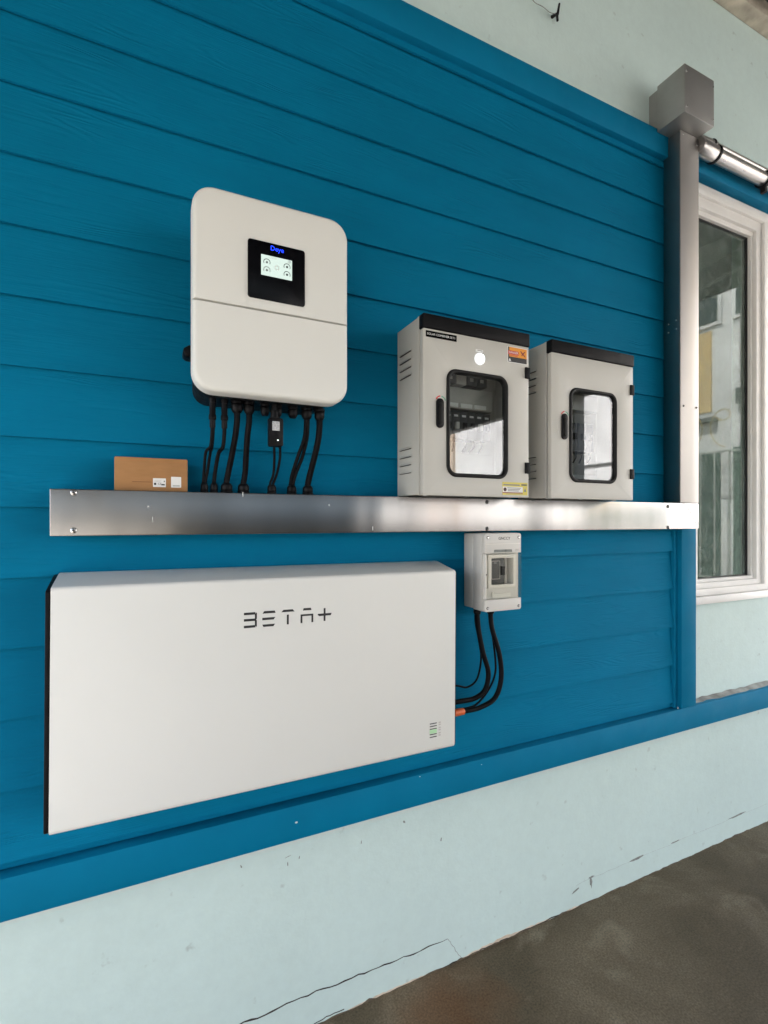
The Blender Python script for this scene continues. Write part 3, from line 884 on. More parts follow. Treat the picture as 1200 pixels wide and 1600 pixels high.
text_mesh('lit_logo', 'Deye', 0.0150, 0.2645, -0.2027, 2.0090, 'logo_blue', disp, sx=0.95)
def arc(cx, cz, r, w, m, par, y=-0.2031, a0=-0.15 * PI, a1=1.15 * PI, nm='gauge'):
    bm = BM(); n = 22
    o = [(cx + r * math.cos(a0 + (a1 - a0) * i / n), cz + r * math.sin(a0 + (a1 - a0) * i / n)) for i in range(n + 1)]
    i_ = [(cx + (r - w) * math.cos(a0 + (a1 - a0) * i / n), cz + (r - w) * math.sin(a0 + (a1 - a0) * i / n)) for i in range(n + 1)]
    prism(bm, o + i_[::-1], y, -0.2028)
    return link(nm, bm, m, par)
for (cx, cz, m) in ((0.2415, 1.9755, 'ink'), (0.2415, 1.9580, 'ink_soft'), (0.2870, 1.9745, 'ink'), (0.2870, 1.9570, 'ink')):
    arc(cx, cz, 0.0078, 0.0014, m, disp)
    bm = BM(); prism(bm, rrect(cx - 0.0022, cx + 0.0022, cz - 0.0025, cz + 0.0022, 0.001, 2), -0.2031, -0.2028); link('icon', bm, m if cx > 0.25 else 'ink_soft', disp)
arc(0.2640, 1.9675, 0.0052, 0.0012, 'ink_pale', disp, a0=0, a1=1.98 * PI, nm='icon')
arc(0.2925, 1.9870, 0.0028, 0.0012, 'ink_soft', disp, a0=0, a1=1.98 * PI, nm='icon')
bm = BM(); box(bm, 0.248, 0.266, -0.2031, -0.2028, 1.9872, 1.9880); link('icon', bm, 'ink_pale', disp)
# isolator knob on the left flank
bm = BM(); prism(bm, [(0.100, 1.764), (0.100, 1.793), (0.084, 1.791), (0.073, 1.783), (0.073, 1.771), (0.079, 1.766)], -0.128, -0.085)
link('switch_knob', bm, 'black_plastic', iv, bevel=0.003)
GD = -0.105
igl = ((0.1923, 0.0135), (0.2202, 0.0125), (0.2580, 0.0110), (0.2885, 0.0110), (0.3266, 0.0120), (0.3622, 0.0130), (0.3954, 0.0130))
for x, r in igl: gland_down(x, GD, IZ0 + 0.0065, r, iv)
# bayonet connectors of the solar strings
for i, x in enumerate((0.1372, 0.1636)):
    bm = BM()
    lathe_z(bm, x, GD, [(IZ0 + 0.0065, 0.0085), (IZ0 - 0.004, 0.0085)], 12)
    lathe_z(bm, x, GD, [(IZ0 - 0.0042, 0.0072), (IZ0 - 0.030, 0.0068), (IZ0 - 0.033, 0.0085), (IZ0 - 0.042, 0.0085), (IZ0 - 0.044, 0.0066), (IZ0 - 0.060, 0.0066), (IZ0 - 0.063, 0.0048)], 12)
    link('plug', bm, 'black_plastic', iv)
# data logger stick
dg = thing('logger_stick', (0.277, -0.13, 1.575), 'small black logger stick with a grey label hanging under the inverter', 'data logger')
bm = BM(); prism(bm, rrect(0.2605, 0.2945, 1.5760, 1.6440, 0.005, 4), -0.139, -0.121); link('case', bm, 'black_plastic', dg, bevel=0.002)
bm = BM(); lathe_z(bm, 0.2755, -0.129, [(1.6440, 0.010), (1.660, 0.010), (1.662, 0.0075), (1.676, 0.0075)], 14); link('collar', bm, 'black_plastic', dg)
lb = plate('label', 0.2680, 0.2855, 1.6130, 1.6350, -0.1398, -0.1385, 'paper_grey', dg)
bm = BM(); cyl(bm, (0.2815, -0.1385, 1.5905), (0.2815, -0.1396, 1.5905), 0.0013, n=10); link('lamp', bm, 'led_small', dg)

# cables from the inverter down into the duct, left to right
ZT, ZB = 1.640, 1.4925
def cable(label, runs, r, group='black cables between inverter and duct'):
    c = thing('cable', runs[0][-1], label, 'cable', group)
    for p in runs:
        bm = BM(); tube(bm, p, r, 10); link('cord' if len(runs) > 1 else 'sheath', bm, 'cable_black', c)
    return c
def drop(xt, xb, z_top, bow=0.0, dy=0.0, sway=0.0, dx=0.0):
    return [(xt, GD, z_top + 0.012), (xt, GD, z_top - 0.012), (xt - 0.002 + sway, GD + 0.010 + dy, z_top - 0.045), ((xt + xb) / 2 + bow, -0.074 + dy, 1.560), (xb + 0.003 + bow * 0.6, GY - 0.006, 1.520), (xb + dx, GY, 1.494), (xb + dx, GY, 1.483)]
cable('leftmost pair of thin black cords below the inverter, running into the smallest gland', [drop(0.1358, 0.1235, 1.618, -0.004, 0.0, 0.0, -0.0005), drop(0.1388, 0.1272, 1.618, 0.003, 0.004, 0.001, 0.0005)], 0.0036)
cable('second black cable from the left below the inverter, under the second slim plug', [drop(0.1636, 0.1474, 1.618, -0.001)], 0.0046)
cable('third black cable from the left below the inverter, thick and almost straight', [drop(0.1923, 0.1770, 1.648, 0.001)], 0.0074)
cable('fourth black cable from the left below the inverter, alone left of the logger stick', [drop(0.2202, 0.2176, 1.648, 0.0)], 0.0074)
cable('pair of thin black cords passing behind the logger stick', [drop(0.2855, 0.2862, 1.652, 0.003, 0.004, 0.0, -0.002), drop(0.2915, 0.2900, 1.652, 0.0115, 0.0, 0.006, 0.002)], 0.0033)
cable('twin black cables right of the logger stick, leaning left', [drop(0.3592, 0.3375, 1.650, -0.001, 0, 0.001, -0.001), drop(0.3652, 0.3420, 1.650, 0.006, 0.003, 0.003, 0.001)], 0.0046)
cable('rightmost thick black cable below the inverter', [drop(0.3954, 0.3829, 1.650, 0.002, 0, 0.002)], 0.0080)

# ------------------------------------------------------------------ cardboard box on the duct
cb = thing('cardboard_box', (0.01, -0.045, TZ1), 'small brown cardboard box with two white stickers lying on the duct', 'box')
bm = BM(); box(bm, -0.0655, 0.0862, -0.062, -0.014, TZ1 + 0.0004, 1.5412)
link('carton', bm, 'cardboard', cb, bevel=0.0012)
bm = BM(); box(bm, -0.064, 0.085, -0.0608, -0.0155, 1.5413, 1.5424); link('lid_flap', bm, 'cardboard', cb)
l1 = plate('label', 0.0125, 0.0395, 1.4765, 1.4965, -0.0626, -0.0615, 'paper', cb, 0.001)
for (a, b, z0, z1, m) in ((0.0145, 0.0190, 1.4810, 1.4860, 'ink'), (0.0300, 0.0370, 1.4805, 1.4835, 'ink'), (0.0150, 0.0300, 1.4905, 1.4912, 'ink_pale'), (0.0150, 0.0280, 1.4885, 1.4892, 'ink_pale'), (0.0350, 0.0375, 1.4880, 1.4915, 'ink_soft')):
    bm = BM(); box(bm, a, b, -0.0628, -0.0624, z0, z1); link('print', bm, m, l1)
text_mesh('print', 'CE', 0.0065, 0.0265, -0.0627, 1.4838, 'ink', l1, ext=0.0001)
l2 = plate('label', 0.0505, 0.0722, 1.4762, 1.5010, -0.0626, -0.0615, 'paper', cb, 0.001)
for (z0, z1) in ((1.4806, 1.4815), (1.4788, 1.4795)):
    bm = BM(); box(bm, 0.054, 0.0690, -0.0628, -0.0624, z0, z1); link('print', bm, 'ink_soft', l2)
bm = BM(); box(bm, -0.0300, 0.0095, -0.0625, -0.0615, 1.4866, 1.4880); link('print', bm, 'card_print', cb)

# ------------------------------------------------------------------ cabinets
def cabinet(x0, label, big):
    CZ0, CZ1 = 1.4672, 1.9520
    x1 = x0 + 0.3620
    c = thing('cabinet', ((x0 + x1) / 2, 0, CZ0), label, 'cabinet', 'grey cabinets standing on the duct')
    BD = 0.140
    # open fronted case
    bm = BM()
    t = 0.0022
    box(bm, x0 + 0.001, x0 + 0.001 + t, -BD, -0.011, CZ0 + 0.003, CZ1 - 0.001)
    box(bm, x1 - 0.001 - t, x1 - 0.001, -BD, -0.011, CZ0 + 0.003, CZ1 - 0.001)
    box(bm, x0 + 0.001 + t, x1 - 0.001 - t, -BD, -0.011, CZ1 - 0.001 - t, CZ1 - 0.001)
    box(bm, x0 + 0.001 + t, x1 - 0.001 - t, -BD, -0.011, CZ0 + 0.003, CZ0 + 0.003 + t)
    box(bm, x0 + 0.001 + t, x1 - 0.001 - t, -0.0135, -0.011, CZ0 + 0.003 + t, CZ1 - 0.001 - t)
    link('case', bm, 'cabinet_side', c, smooth=False)
    bm = BM(); prism(bm, rrect(x0 - 0.0008, x1 + 0.0008, CZ0 + 0.001, CZ1 + 0.0006, 0.002, 2), -BD - 0.0006, -BD + 0.006, holes=[rrect(x0 + 0.012, x1 - 0.012, CZ0 + 0.016, CZ1 - 0.016, 0.004, 3)])
    link('rim', bm, 'cabinet_grey', c, bevel=0.0008)
    bm = BM(); prism(bm, rrect(x0 + 0.005, x1 - 0.005, CZ0 + 0.005, CZ1 - 0.035, 0.002, 2), -0.1455, -BD - 0.0007, holes=[rrect(x0 + 0.016, x1 - 0.016, CZ0 + 0.020, CZ1 - 0.05, 0.004, 3)])
    link('door_seal', bm, 'gasket', c)
    # canopy strip
    bm = BM()
    prism(bm, [(x0 - 0.0010, CZ1 - 0.0365), (x1 + 0.0010, CZ1 - 0.0365), (x1 + 0.0010, CZ1 + 0.0015), (x0 - 0.0010, CZ1 + 0.0015)], -0.1665, -BD - 0.0008)
    link('canopy', bm, 'black_metal', c, bevel=0.003, segs=3)
    # door with an opening
    gx0, gx1, gz0, gz1 = x0 + 0.0735, x0 + 0.2845, 1.5190, 1.8170
    bm = BM()
    prism(bm, rrect(x0 + 0.0005, x1 - 0.0005, CZ0 + 0.0005, CZ1 - 0.0378, 0.003, 3), -0.162, -0.146, holes=[rrect(gx0 + 0.006, gx1 - 0.006, gz0 + 0.006, gz1 - 0.006, 0.028, 6)])
    door = link('door', bm, 'cabinet_grey', c, bevel=0.0014)
    bm = BM()
    # rubber window frame, rounded section
    prof = ((-0.1615, 0.0), (-0.1645, 0.0008), (-0.1665, 0.0035), (-0.1668, 0.0065), (-0.1655, 0.0095), (-0.1615, 0.0115), (-0.150, 0.0115), (-0.150, 0.0065))
    loops = [[bm.verts.new((x, y, z)) for x, z in rrect(gx0 + ins, gx1 - ins, gz0 + ins, gz1 - ins, 0.032 - ins * 0.8, 8)] for y, ins in prof]
    n = len(loops[0])
    for a, b in zip(loops, loops[1:] + loops[:1]):
        for i in range(n): bm.faces.new((a[i], a[(i + 1) % n], b[(i + 1) % n], b[i]))
    link('window_seal', bm, 'rubber', door, angle=60)
    bm = BM(); prism(bm, rrect(gx0 + 0.0085, gx1 - 0.0085, gz0 + 0.0085, gz1 - 0.0085, 0.024, 6), -0.1588, -0.1558)
    link('pane', bm, 'door_glass', door, smooth=False)
    # swing handle
    hx, hz = x0 + 0.0515, 1.690
    bm = BM(); prism(bm, rrect(hx - 0.0115, hx + 0.0115, hz - 0.040, hz + 0.040, 0.0112, 8), -0.1685, -0.1615)
    h = link('handle', bm, 'black_plastic', door, bevel=0.0018)
    bm = BM(); prism(bm, rrect(hx - 0.0065, hx + 0.0065, hz - 0.031, hz + 0.027, 0.006, 6), -0.173, -0.1683)
    link('lever', bm, 'rubber', h, bevel=0.002)
    for a0, a1, m in ((0.52 * PI, 0.85 * PI, 'lock_red'), (0.12 * PI, 0.46 * PI, 'lock_green')):
        bm = BM(); nn = 8
        o = [(hx + 0.004 + 0.018 * math.cos(a0 + (a1 - a0) * i / nn), hz + 0.030 + 0.019 * math.sin(a0 + (a1 - a0) * i / nn)) for i in range(nn + 1)]
        q = [(hx + 0.004 + 0.0145 * math.cos(a0 + (a1 - a0) * i / nn), hz + 0.030 + 0.0155 * math.sin(a0 + (a1 - a0) * i / nn)) for i in range(nn + 1)]
        prism(bm, o + q[::-1], -0.1624, -0.1615); link('lock_mark', bm, m, door)
    for z in (1.837, 1.555):
        bm = BM(); box(bm, x1 - 0.0150, x1 + 0.0015, -0.1668, -0.150, z - 0.0165, z + 0.0165)
        hg = link('hinge', bm, 'black_metal', c, bevel=0.0012)
        bm = BM(); cyl(bm, (x1 + 0.0025, -0.160, z - 0.0165), (x1 + 0.0025, -0.160, z + 0.0165), 0.0038, n=12); link('pin', bm, 'black_metal', hg)
    # pressed louvres in both flanks
    for sx, sgn in ((x0 + 0.001, -1), (x1 - 0.001, 1)):
        for z in (1.8730, 1.8505, 1.8285, 1.8060, 1.6005, 1.5780, 1.5555, 1.5330):
            bm = BM()
            # a half-open hood: triangular section with rounded ends
            secs = []
            for y, f in ((-0.100, 0.0), (-0.096, 0.75), (-0.088, 1.0), (-0.038, 1.0), (-0.030, 0.75), (-0.026, 0.0)):
                secs.append([bm.verts.new((sx, y, z + 0.0075)), bm.verts.new((sx + sgn * (0.0006 + 0.0045 * f), y, z + 0.0006)), bm.verts.new((sx, y, z))])
            for a, b in zip(secs, secs[1:]):
                for j in range(3): bm.faces.new((a[j], b[j], b[(j + 1) % 3], a[(j + 1) % 3]))
            bm.faces.new(secs[0]); bm.faces.new(secs[-1])
            lv = link('louvre', bm, 'cabinet_grey', c, angle=20)
            bm = BM(); box(bm, min(sx, sx + sgn * 0.0040), max(sx, sx + sgn * 0.0040), -0.0955, -0.0305, z - 0.0012, z + 0.0002); link('slit', bm, 'ink', lv)
    for fx in (x0 + 0.03, x0 + 0.165, x1 - 0.04):
        bm = BM(); cyl(bm, (fx, -0.12, CZ0 - 0.0002), (fx, -0.12, CZ0 + 0.004), 0.006, n=12); link('foot_nut', bm, 'screw_metal', c)
    # mounting plate and gear inside
    bm = BM(); box(bm, x0 + 0.02, x1 - 0.02, -0.024, -0.022, CZ0 + 0.03, CZ1 - 0.03); link('mounting_plate', bm, 'mount_plate', c)
    def dev(nm, a, b, za, zb, d0, d1, m, par=c, bev=0.001):
        bm = BM(); box(bm, x0 + a, x0 + b, -d1, -d0, za, zb); return link(nm, bm, m, par, bevel=bev)
    if big:
        dev('rail', 0.03, 0.30, 1.82, 1.855, 0.0245, 0.032, 'galvanised')
        for i in range(4):
            b_ = dev('surge_arrester', 0.118 + i * 0.037, 0.153 + i * 0.037, 1.800, 1.875, 0.0325, 0.09, 'breaker_dark' if i != 1 else 'abs_grey')
            dev('terminal', 0.124 + i * 0.037, 0.147 + i * 0.037, 1.845, 1.864, 0.0905, 0.0945, 'breaker_dark', b_)
            dev('print', 0.128 + i * 0.037, 0.140 + i * 0.037, 1.812, 1.822, 0.0902, 0.0908, 'abs_grey', b_)
        dev('cover_plate', 0.03, 0.285, 1.729, 1.790, 0.0245, 0.088, 'mount_plate')
        for i in range(3):
            dev('name_strip', 0.118 + i * 0.050, 0.160 + i * 0.050, 1.732, 1.744, 0.0885, 0.0915, 'paper')
        for i in range(8):
            b_ = dev('circuit_breaker', 0.060 + i * 0.0275, 0.0865 + i * 0.0275, 1.640, 1.722, 0.0325, 0.086, 'breaker_dark')
            dev('toggle', 0.068 + i * 0.0275, 0.079 + i * 0.0275, 1.668, 1.688, 0.0865, 0.096, 'black_plastic' if i % 3 else 'abs_grey', b_)
            dev('print', 0.066 + i * 0.0275, 0.080 + i * 0.0275, 1.705, 1.711, 0.0862, 0.0868, 'paper', b_)
        dev('rail', 0.03, 0.30, 1.665, 1.70, 0.0245, 0.032, 'galvanised')
        dev('wire_duct', 0.03, 0.30, 1.520, 1.600, 0.0245, 0.07, 'mount_plate')
    else:
        dev('rail', 0.03, 0.30, 1.66, 1.695, 0.0245, 0.032, 'galvanised')
        for i in range(5):
            b_ = dev('circuit_breaker', 0.08 + i * 0.036, 0.114 + i * 0.036, 1.63, 1.725, 0.0325, 0.09, 'abs_grey' if i == 1 else 'breaker_dark')
            dev('toggle', 0.090 + i * 0.036, 0.104 + i * 0.036, 1.668, 1.69, 0.0905, 0.10, 'black_plastic', b_)
        dev('name_strip', 0.085, 0.12, 1.606, 1.612, 0.0245, 0.05, 'paper')
        dev('wire_duct', 0.03, 0.30, 1.505, 1.555, 0.0245, 0.07, 'abs_grey')
        dev('wire_duct', 0.03, 0.30, 1.775, 1.825, 0.0245, 0.07, 'abs_grey')
    # wiring inside
    rr = random.Random(5 if big else 9)
    for i in range(7):
        xx = x0 + 0.06 + i * 0.032; zo = 0.055 if big else 0.045
        bm = BM(); tube(bm, [(xx, -0.07, 1.59 + zo), (xx + rr.uniform(-0.006, 0.006), -0.080, 1.57 + zo), (xx + rr.uniform(-0.008, 0.008), -0.066, 1.55 + zo)], 0.0028, 6, 4); link('wire', bm, 'cable_black', c)
    return c, door, x0, x1

cA, dA, ax0, ax1 = cabinet(0.6648, 'grey steel cabinet with lit white lamp, warning stickers and glazed door', True)
cB, dB, bx0, bx1 = cabinet(1.1150, 'plain grey steel cabinet with glazed door, no stickers, nearest the window', False)
# plates, lamp and stickers on the first door
npl = plate('name_plate', 0.6735, 0.7710, 1.8920, 1.9085, -0.1632, -0.1618, 'gloss_black', dA, 0.0005)
text_mesh('lettering', 'SOLAR COMBINER SET1', 0.0086, 0.7220, -0.1633, 1.9003, 'paper', npl, ext=0.0001, sx=0.98)
lamp = plate('lamp_holder', 0.8350, 0.8580, 1.8740, 1.8810, -0.166, -0.1618, 'paper', dA, 0.001, 0.0006)
bm = BM(); cyl(bm, (0.8475, -0.1618, 1.8550), (0.8475, -0.167, 1.8550), 0.0175, 0.0165, 28); link('bezel', bm, 'bezel_glow', lamp, bevel=0.001)  # the lamp's glow is put into the bezel as faint emission
bm = BM(); cyl(bm, (0.8475, -0.1668, 1.8550), (0.8475, -0.176, 1.8550), 0.0128, 0.0105, 28); link('lens', bm, 'led_white', lamp, bevel=0.003, segs=3)
bm = BM(); box(bm, 0.8380, 0.8550, -0.1664, -0.1658, 1.8765, 1.8785); link('print', bm, 'ink_soft', lamp)
st = plate('warning_sticker', 0.9475, 1.0205, 1.8610, 1.9075, -0.1627, -0.1615, 'paper', dA, 0.001)
def flat(nm, a, b, z0, z1, m, par, y=-0.1629, sk=0.0):
    bm = BM(); prism(bm, [(a, z0), (b, z0), (b + sk, z1), (a + sk, z1)], y, y + 0.0004); return link(nm, bm, m, par, smooth=False)
flat('panel', 0.9492, 1.0188, 1.8627, 1.9060, 'ink', st, -0.1628)
flat('panel', 0.9535, 1.0188, 1.8780, 1.9060, 'sticker_orange', st, -0.16295)
flat('panel', 0.9492, 0.9880, 1.8845, 1.8955, 'sticker_red', st, -0.16310)
text_mesh('lettering', 'DANGER', 0.0088, 0.9690, -0.1633, 1.8900, 'paper', st, ext=0.0001, sx=0.95)
flat('panel', 0.9545, 0.9840, 1.8805, 1.8825, 'sticker_red', st, -0.16310)
bm = BM(); ribbon(bm, [(0.9950, 1.8985), (1.0010, 1.8920), (1.0050, 1.8900), (1.0125, 1.8830)], [0.0012, 0.0022, 0.0022, 0.001], -0.1633, -0.1628); link('panel', bm, 'sticker_dark_red', st)
bm = BM(); ribbon(bm, [(1.0120, 1.8985), (1.0040, 1.8915), (0.9990, 1.8850)], [0.001, 0.0020, 0.0012], -0.1635, -0.1628); link('panel', bm, 'sticker_dark_red', st)
bm = BM(); prism(bm, [(0.9505, 1.8650), (0.9600, 1.8650), (0.9552, 1.8735)], -0.1632, -0.1627); link('panel', bm, 'paper', st)
sy = plate('caution_sticker', 0.9292, 1.0217, 1.4738, 1.5112, -0.1627, -0.1615, 'sticker_yellow', dA, 0.0008)
flat('panel', 0.9300, 1.0035, 1.4820, 1.4980, 'paper', sy)
flat('panel', 0.9300, 1.0035, 1.4790, 1.4818, 'sticker_dark_red', sy)
flat('print', 0.9320, 0.9920, 1.5015, 1.5052, 'ink_soft', sy)
flat('print', 0.9980, 1.0190, 1.5022, 1.5065, 'breaker_dark', sy)
for i, (a, b) in enumerate(((0.9460, 0.9960), (0.9475, 0.9930), (0.9480, 0.9880))): flat('print', a, b, 1.4938 - i * 0.0042, 1.4953 - i * 0.0042, 'ink', sy, -0.1631)
bm = BM(); cyl(bm, (0.9380, -0.1626, 1.4898), (0.9380, -0.1631, 1.4898), 0.0058, n=20); link('panel', bm, 'sticker_dark_red', sy)
bm = BM(); cyl(bm, (0.9380, -0.1626, 1.4898), (0.9380, -0.1633, 1.4898), 0.0044, n=20); link('panel', bm, 'ink', sy)
bm = BM(); prism(bm, [(1.0075, 1.4845), (1.0170, 1.4845), (1.0122, 1.4950)], -0.1632, -0.1626); link('panel', bm, 'ink_soft', sy)
flat('print', 0.9420, 1.0050, 1.4762, 1.4772, 'ink_soft', sy)

# ------------------------------------------------------------------ breaker box under the duct
bb = thing('breaker_box', (0.966, 0, 1.1285), 'pale plastic breaker box with clear flap right under the duct', 'breaker box')
MX0, MX1, MZ0, MZ1 = 0.8975, 1.0345, 1.1285, 1.3615
bm = BM(); box(bm, MX0 + 0.0012, MX1 - 0.0012, -0.062, -0.011, MZ0 + 0.003, MZ1 - 0.001); link('base', bm, 'abs_grey', bb, bevel=0.004, segs=3)
bm = BM(); prism(bm, rrect(MX0, MX1, MZ0, MZ1, 0.006, 4), -0.1060, -0.0630, holes=[rrect(0.925, 1.009, 1.206, 1.2875, 0.003, 3)])
cv = link('lid', bm, 'abs_grey', bb, bevel=0.002)
bm = BM(); prism(bm, rrect(MX0 + 0.0005, MX1 - 0.0005, 1.3020, MZ1 - 0.0005, (0.001, 0.001, 0.007, 0.007), 4), -0.1200, -0.1062); link('upper_lip', bm, 'abs_grey', cv, bevel=0.003, segs=3)
bm = BM(); prism(bm, rrect(MX0 + 0.0005, MX1 - 0.0005, MZ0 + 0.0005, 1.1640, (0.007, 0.007, 0.001, 0.001), 4), -0.1200, -0.1062); link('lower_lip', bm, 'abs_grey', cv, bevel=0.003, segs=3)
bm = BM(); box(bm, MX0 + 0.004, MX1 - 0.004, -0.1212, -0.1195, 1.3285, 1.3305); link('step', bm, 'abs_white', cv)
bm = BM(); prism(bm, rrect(0.9145, 1.0170, 1.1975, 1.2965, 0.004, 4), -0.1150, -0.1062, holes=[rrect(0.9260, 1.0085, 1.2070, 1.2865, 0.002, 3)]); link('inner_frame', bm, 'abs_white', cv, bevel=0.0015)
bm = BM(); prism(bm, rrect(0.9020, 1.0330, 1.1650, 1.3005, 0.003, 3), -0.1215, -0.1190); fl = link('clear_flap', bm, 'clear_plastic', bb, smooth=False)
bm = BM(); box(bm, 1.0300, 1.0340, -0.1220, -0.1070, 1.1660, 1.3000); link('flap_edge', bm, 'clear_plastic', fl)
bm = BM(); box(bm, 0.9005, 0.9035, -0.1216, -0.1070, 1.1660, 1.3000); link('flap_hinge', bm, 'abs_white', fl, bevel=0.0006)
bm = BM(); prism(bm, [(0.930, 1.3045), (1.000, 1.3045), (0.998, 1.3125), (0.933, 1.3125)], -0.1206, -0.1196); link('finger_slot', bm, 'scuff', cv)
bm = BM(); box(bm, 0.9255, 1.0085, -0.0740, -0.0635, 1.2065, 1.2870); link('inner_plate', bm, 'abs_grey', bb)
bm = BM(); box(bm, 0.9275, 0.9800, -0.1080, -0.0745, 1.2080, 1.2855); mc = link('circuit_breaker', bm, 'breaker_dark', bb, bevel=0.001)
for (a, b, z0, z1) in ((0.932, 0.963, 1.2770, 1.2780), (0.932, 0.963, 1.2230, 1.2240), (0.932, 0.933, 1.2240, 1.2770), (0.962, 0.963, 1.2240, 1.2770)):
    bm = BM(); box(bm, a, b, -0.1086, -0.1078, z0, z1); link('print', bm, 'ink_pale', mc)
bm = BM(); box(bm, 0.9400, 0.9500, -0.1086, -0.1078, 1.2700, 1.2735); link('print', bm, 'ink_soft', mc)
bm = BM(); box(bm, 0.9650, 0.9770, -0.1160, -0.1078, 1.235, 1.262); link('toggle', bm, 'black_plastic', mc, bevel=0.001)
bm = BM(); box(bm, 0.9905, 0.9945, -0.1000, -0.0745, 1.2070, 1.2865); link('filler_strip', bm, 'abs_white', bb)
bm = BM(); box(bm, 0.9340, 0.9380, -0.1100, -0.1061, 1.1680, 1.1850); box(bm, 0.9385, 1.004, -0.1085, -0.1061, 1.1680, 1.1790); link('latch', bm, 'abs_white', bb)
text_mesh('lettering', 'GNCCY', 0.0125, 0.9700, -0.1202, 1.3455, 'ink', cv, sx=1.0, ext=0.0003)
text_mesh('lettering', 'IP65', 0.0080, 1.0185, -0.1202, 1.3105, 'ink_pale', cv, sx=0.95, ext=0.0003)
for (x, z) in ((0.9090, 1.3490), (1.0245, 1.3485), (0.9085, 1.1400), (1.0245, 1.1395)):
    bm = BM(); cyl(bm, (x, -0.1195, z), (x, -0.1207, z), 0.0045, n=14); sw = link('screw', bm, 'ink', cv)
    bm = BM(); cyl(bm, (x + 0.001, -0.1205, z - 0.0003), (x + 0.001, -0.1210, z - 0.0003), 0.0028, n=12); link('head', bm, 'screw_metal', sw)
bm = BM(); cyl(bm, (0.9035, -0.1210, 1.2395), (0.9035, -0.1222, 1.2395), 0.0022, n=10); link('flap_stop', bm, 'ink', fl)
for x, y in ((0.922, -0.050), (0.9650, -0.060)):
    gland_down(x, y, MZ0 + 0.003, 0.0115, bb, 0.024)

# cables from the breaker box to the battery
def bcable(label, pts, r):
    c = thing('battery_cable', pts[-1], label, 'cable', 'black cables between breaker box and battery')
    bm = BM(); tube(bm, pts, r, 12, 10); link('sheath', bm, 'cable_black', c)
    return c
bcable('thick black cable curving from the left gland of the breaker box to the battery', [(0.922, -0.050, 1.118), (0.922, -0.052, 1.095), (0.9215, -0.060, 1.055), (0.932, -0.068, 0.990), (0.949, -0.070, 0.930), (0.936, -0.070, 0.880), (0.897, -0.070, 0.860), (0.845, -0.070, 0.8590), (0.787, -0.070, 0.860)], 0.0076)
bcable('thin black cord in the tightest curve beside the battery', [(0.9175, -0.046, 1.110), (0.919, -0.046, 1.08), (0.929, -0.048, 1.030), (0.9365, -0.050, 0.969), (0.921, -0.050, 0.910), (0.886, -0.050, 0.890), (0.846, -0.052, 0.900), (0.787, -0.056, 0.912)], 0.0030)
c_o = bcable('thick black cable in the widest curve, ending in an orange plug', [(0.965, -0.060, 1.118), (0.965, -0.061, 1.095), (0.968, -0.066, 1.058), (0.991, -0.070, 0.983), (0.998, -0.070, 0.907), (0.974, -0.070, 0.850), (0.918, -0.070, 0.829), (0.864, -0.070, 0.8275), (0.835, -0.070, 0.8275)], 0.0076)
bm = BM(); cyl(bm, (0.787, -0.070, 0.8275), (0.858, -0.070, 0.8275), 0.0105, 0.0098, 18); link('plug', bm, 'orange_plastic', c_o, bevel=0.0015)
bcable('thin black cord running inside the widest cable curve', [(0.961, -0.062, 1.110), (0.964, -0.060, 1.085), (0.970, -0.060, 1.057), (0.981, -0.060, 0.986), (0.9836, -0.060, 0.926), (0.961, -0.060, 0.879), (0.915, -0.062, 0.840), (0.872, -0.064, 0.832), (0.800, -0.066, 0.836)], 0.0032)

# ------------------------------------------------------------------ wall battery
BX0, BX1, BZ0, BZ1 = -0.1780, 0.7870, 0.7615, 1.2625
bt = thing('wall_battery', (0.306, 0, 0.7660), 'large flat white battery panel low on the blue boards', 'battery')
def bprof(g):
    """side outline in (y, z): flat back, sloping top, rounded front edges; g shrinks it"""
    pts = [(-0.012, BZ0 + g), (-0.115, BZ0 + g)]
    for i in range(5):
        a = i / 4 * PI / 2
        pts.append((-0.118 - (0.012 - g) * math.sin(a), BZ0 + 0.012 - (0.012 - g) * math.cos(a)))
    top = BZ1 - g
    for i in range(7):
        a = i / 6 * R(78)
        pts.append((-0.121 - (0.009 - g) * math.cos(a), top - 0.009 + (0.009 - g) * math.sin(a)))
    pts.append((-0.030, top + 0.018)); pts.append((-0.012, top + 0.018))
    return pts
def extrude_x(bm, prof, x0, x1):
    a = [bm.verts.new((x0, y, z)) for y, z in prof]; b = [bm.verts.new((x1, y, z)) for y, z in prof]
    bm.faces.new(a); bm.faces.new(b)
    n = len(prof)
    for i in range(n): bm.faces.new((a[i], a[(i + 1) % n], b[(i + 1) % n], b[i]))
    return bm
link('front_cover', extrude_x(BM(), bprof(0), BX0, BX1), 'battery_white', bt, bevel=0.0012, angle=30)
link('end_cap', extrude_x(BM(), bprof(0.0035), BX0 - 0.0095, BX0 - 0.0003), 'black_metal', bt, bevel=0.0015)
link('end_cap', extrude_x(BM(), bprof(0.0035), BX1 + 0.0003, BX1 + 0.0045), 'black_metal', bt, bevel=0.0015)
YB = -0.1300
def stroke(pts, nm='logo_stroke', m='ink'):
    bm = BM(); prism(bm, pts, YB - 0.0006, YB + 0.0005); link(nm, bm, m, bt, smooth=False)
S = 0.0056   # stroke width
def bar(x0, x1, zc, cut_l=0, cut_r=0, up=1):
    """a logo bar whose ends may be slanted"""
    stroke([(x0 + (cut_l if up < 0 else 0), zc - S / 2), (x1 - (cut_r if up < 0 else 0), zc - S / 2), (x1 - (cut_r if up > 0 else 0), zc + S / 2), (x0 + (cut_l if up > 0 else 0), zc + S / 2)])
zt, zm, zb = 1.1815, 1.1660, 1.1500
bar(0.2010, 0.2270, zt - 0.0006); bar(0.2010, 0.2270, zm); bar(0.2010, 0.2270, zb + 0.0006)
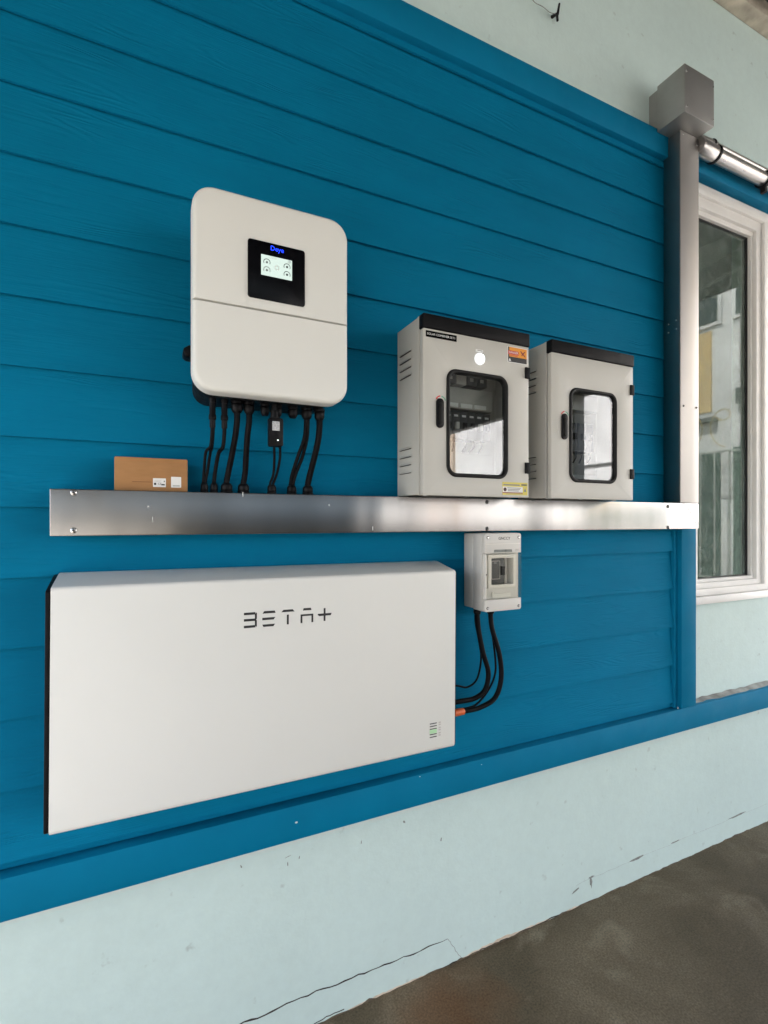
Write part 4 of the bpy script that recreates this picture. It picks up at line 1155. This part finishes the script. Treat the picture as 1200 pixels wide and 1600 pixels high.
stroke([(0.2265, zt - 0.0030), (0.2290, zt + 0.0015), (0.2308, zt - 0.0005), (0.2308, zm + 0.0022), (0.2290, zm), (0.2308, zm - 0.0022), (0.2308, zb + 0.0005), (0.2290, zb - 0.0015), (0.2265, zb + 0.0030), (0.2262, zm)])
bar(0.2440, 0.2750, zt, 0.004, 0.002); bar(0.2435, 0.2745, zm, 0.0, 0.004, -1); bar(0.2435, 0.2740, zb, 0.003, 0.004, -1)
bar(0.2890, 0.3215, zt, 0.005, 0.005)
stroke([(0.3025, 1.1485), (0.3072, 1.1485), (0.3072, 1.1722), (0.3025, 1.1722)])
bar(0.3420, 0.3640, zt + 0.0005, 0.002, 0.002)
stroke([(0.3365, 1.1490), (0.3410, 1.1490), (0.3410, 1.1655), (0.3640, 1.1655), (0.3640, 1.1490), (0.3685, 1.1490), (0.3685, 1.1700), (0.3365, 1.1700)])
stroke([(0.3800, 1.1655), (0.3838, 1.1655 - S / 2), (0.3955, 1.1655 - S / 2), (0.3955, 1.1495), (0.4002, 1.1495), (0.4002, 1.1655 - S / 2), (0.4140, 1.1655 - S / 2), (0.4165, 1.1655 + S / 2), (0.4002, 1.1655 + S / 2), (0.4002, 1.1815), (0.3955, 1.1815), (0.3955, 1.1655 + S / 2), (0.3805, 1.1655 + S / 2)])
for i in range(6):
    z = 0.8405 - i * 0.0074
    if i in (3,): 
        stroke([(0.7045, z - 0.0050), (0.7265, z - 0.0050), (0.7265, z + 0.0052), (0.7045, z + 0.0052)], 'charge_bar', 'bar_green'); continue
    zz = z if i < 3 else z + 0.0
    stroke([(0.7045, zz - 0.0012), (0.7265, zz - 0.0012), (0.7265, zz + 0.0012), (0.7045, zz + 0.0012)], 'charge_bar', 'ink')
for i, z in enumerate((0.8405, 0.8345, 0.8260, 0.8200, 0.8115, 0.8050)):
    stroke([(0.7330, z - 0.0017), (0.7395, z - 0.0017), (0.7395, z + 0.0017), (0.7330, z + 0.0017)], 'print', 'ink_pale')
bt.rotation_euler = (0, 0.007, 0)
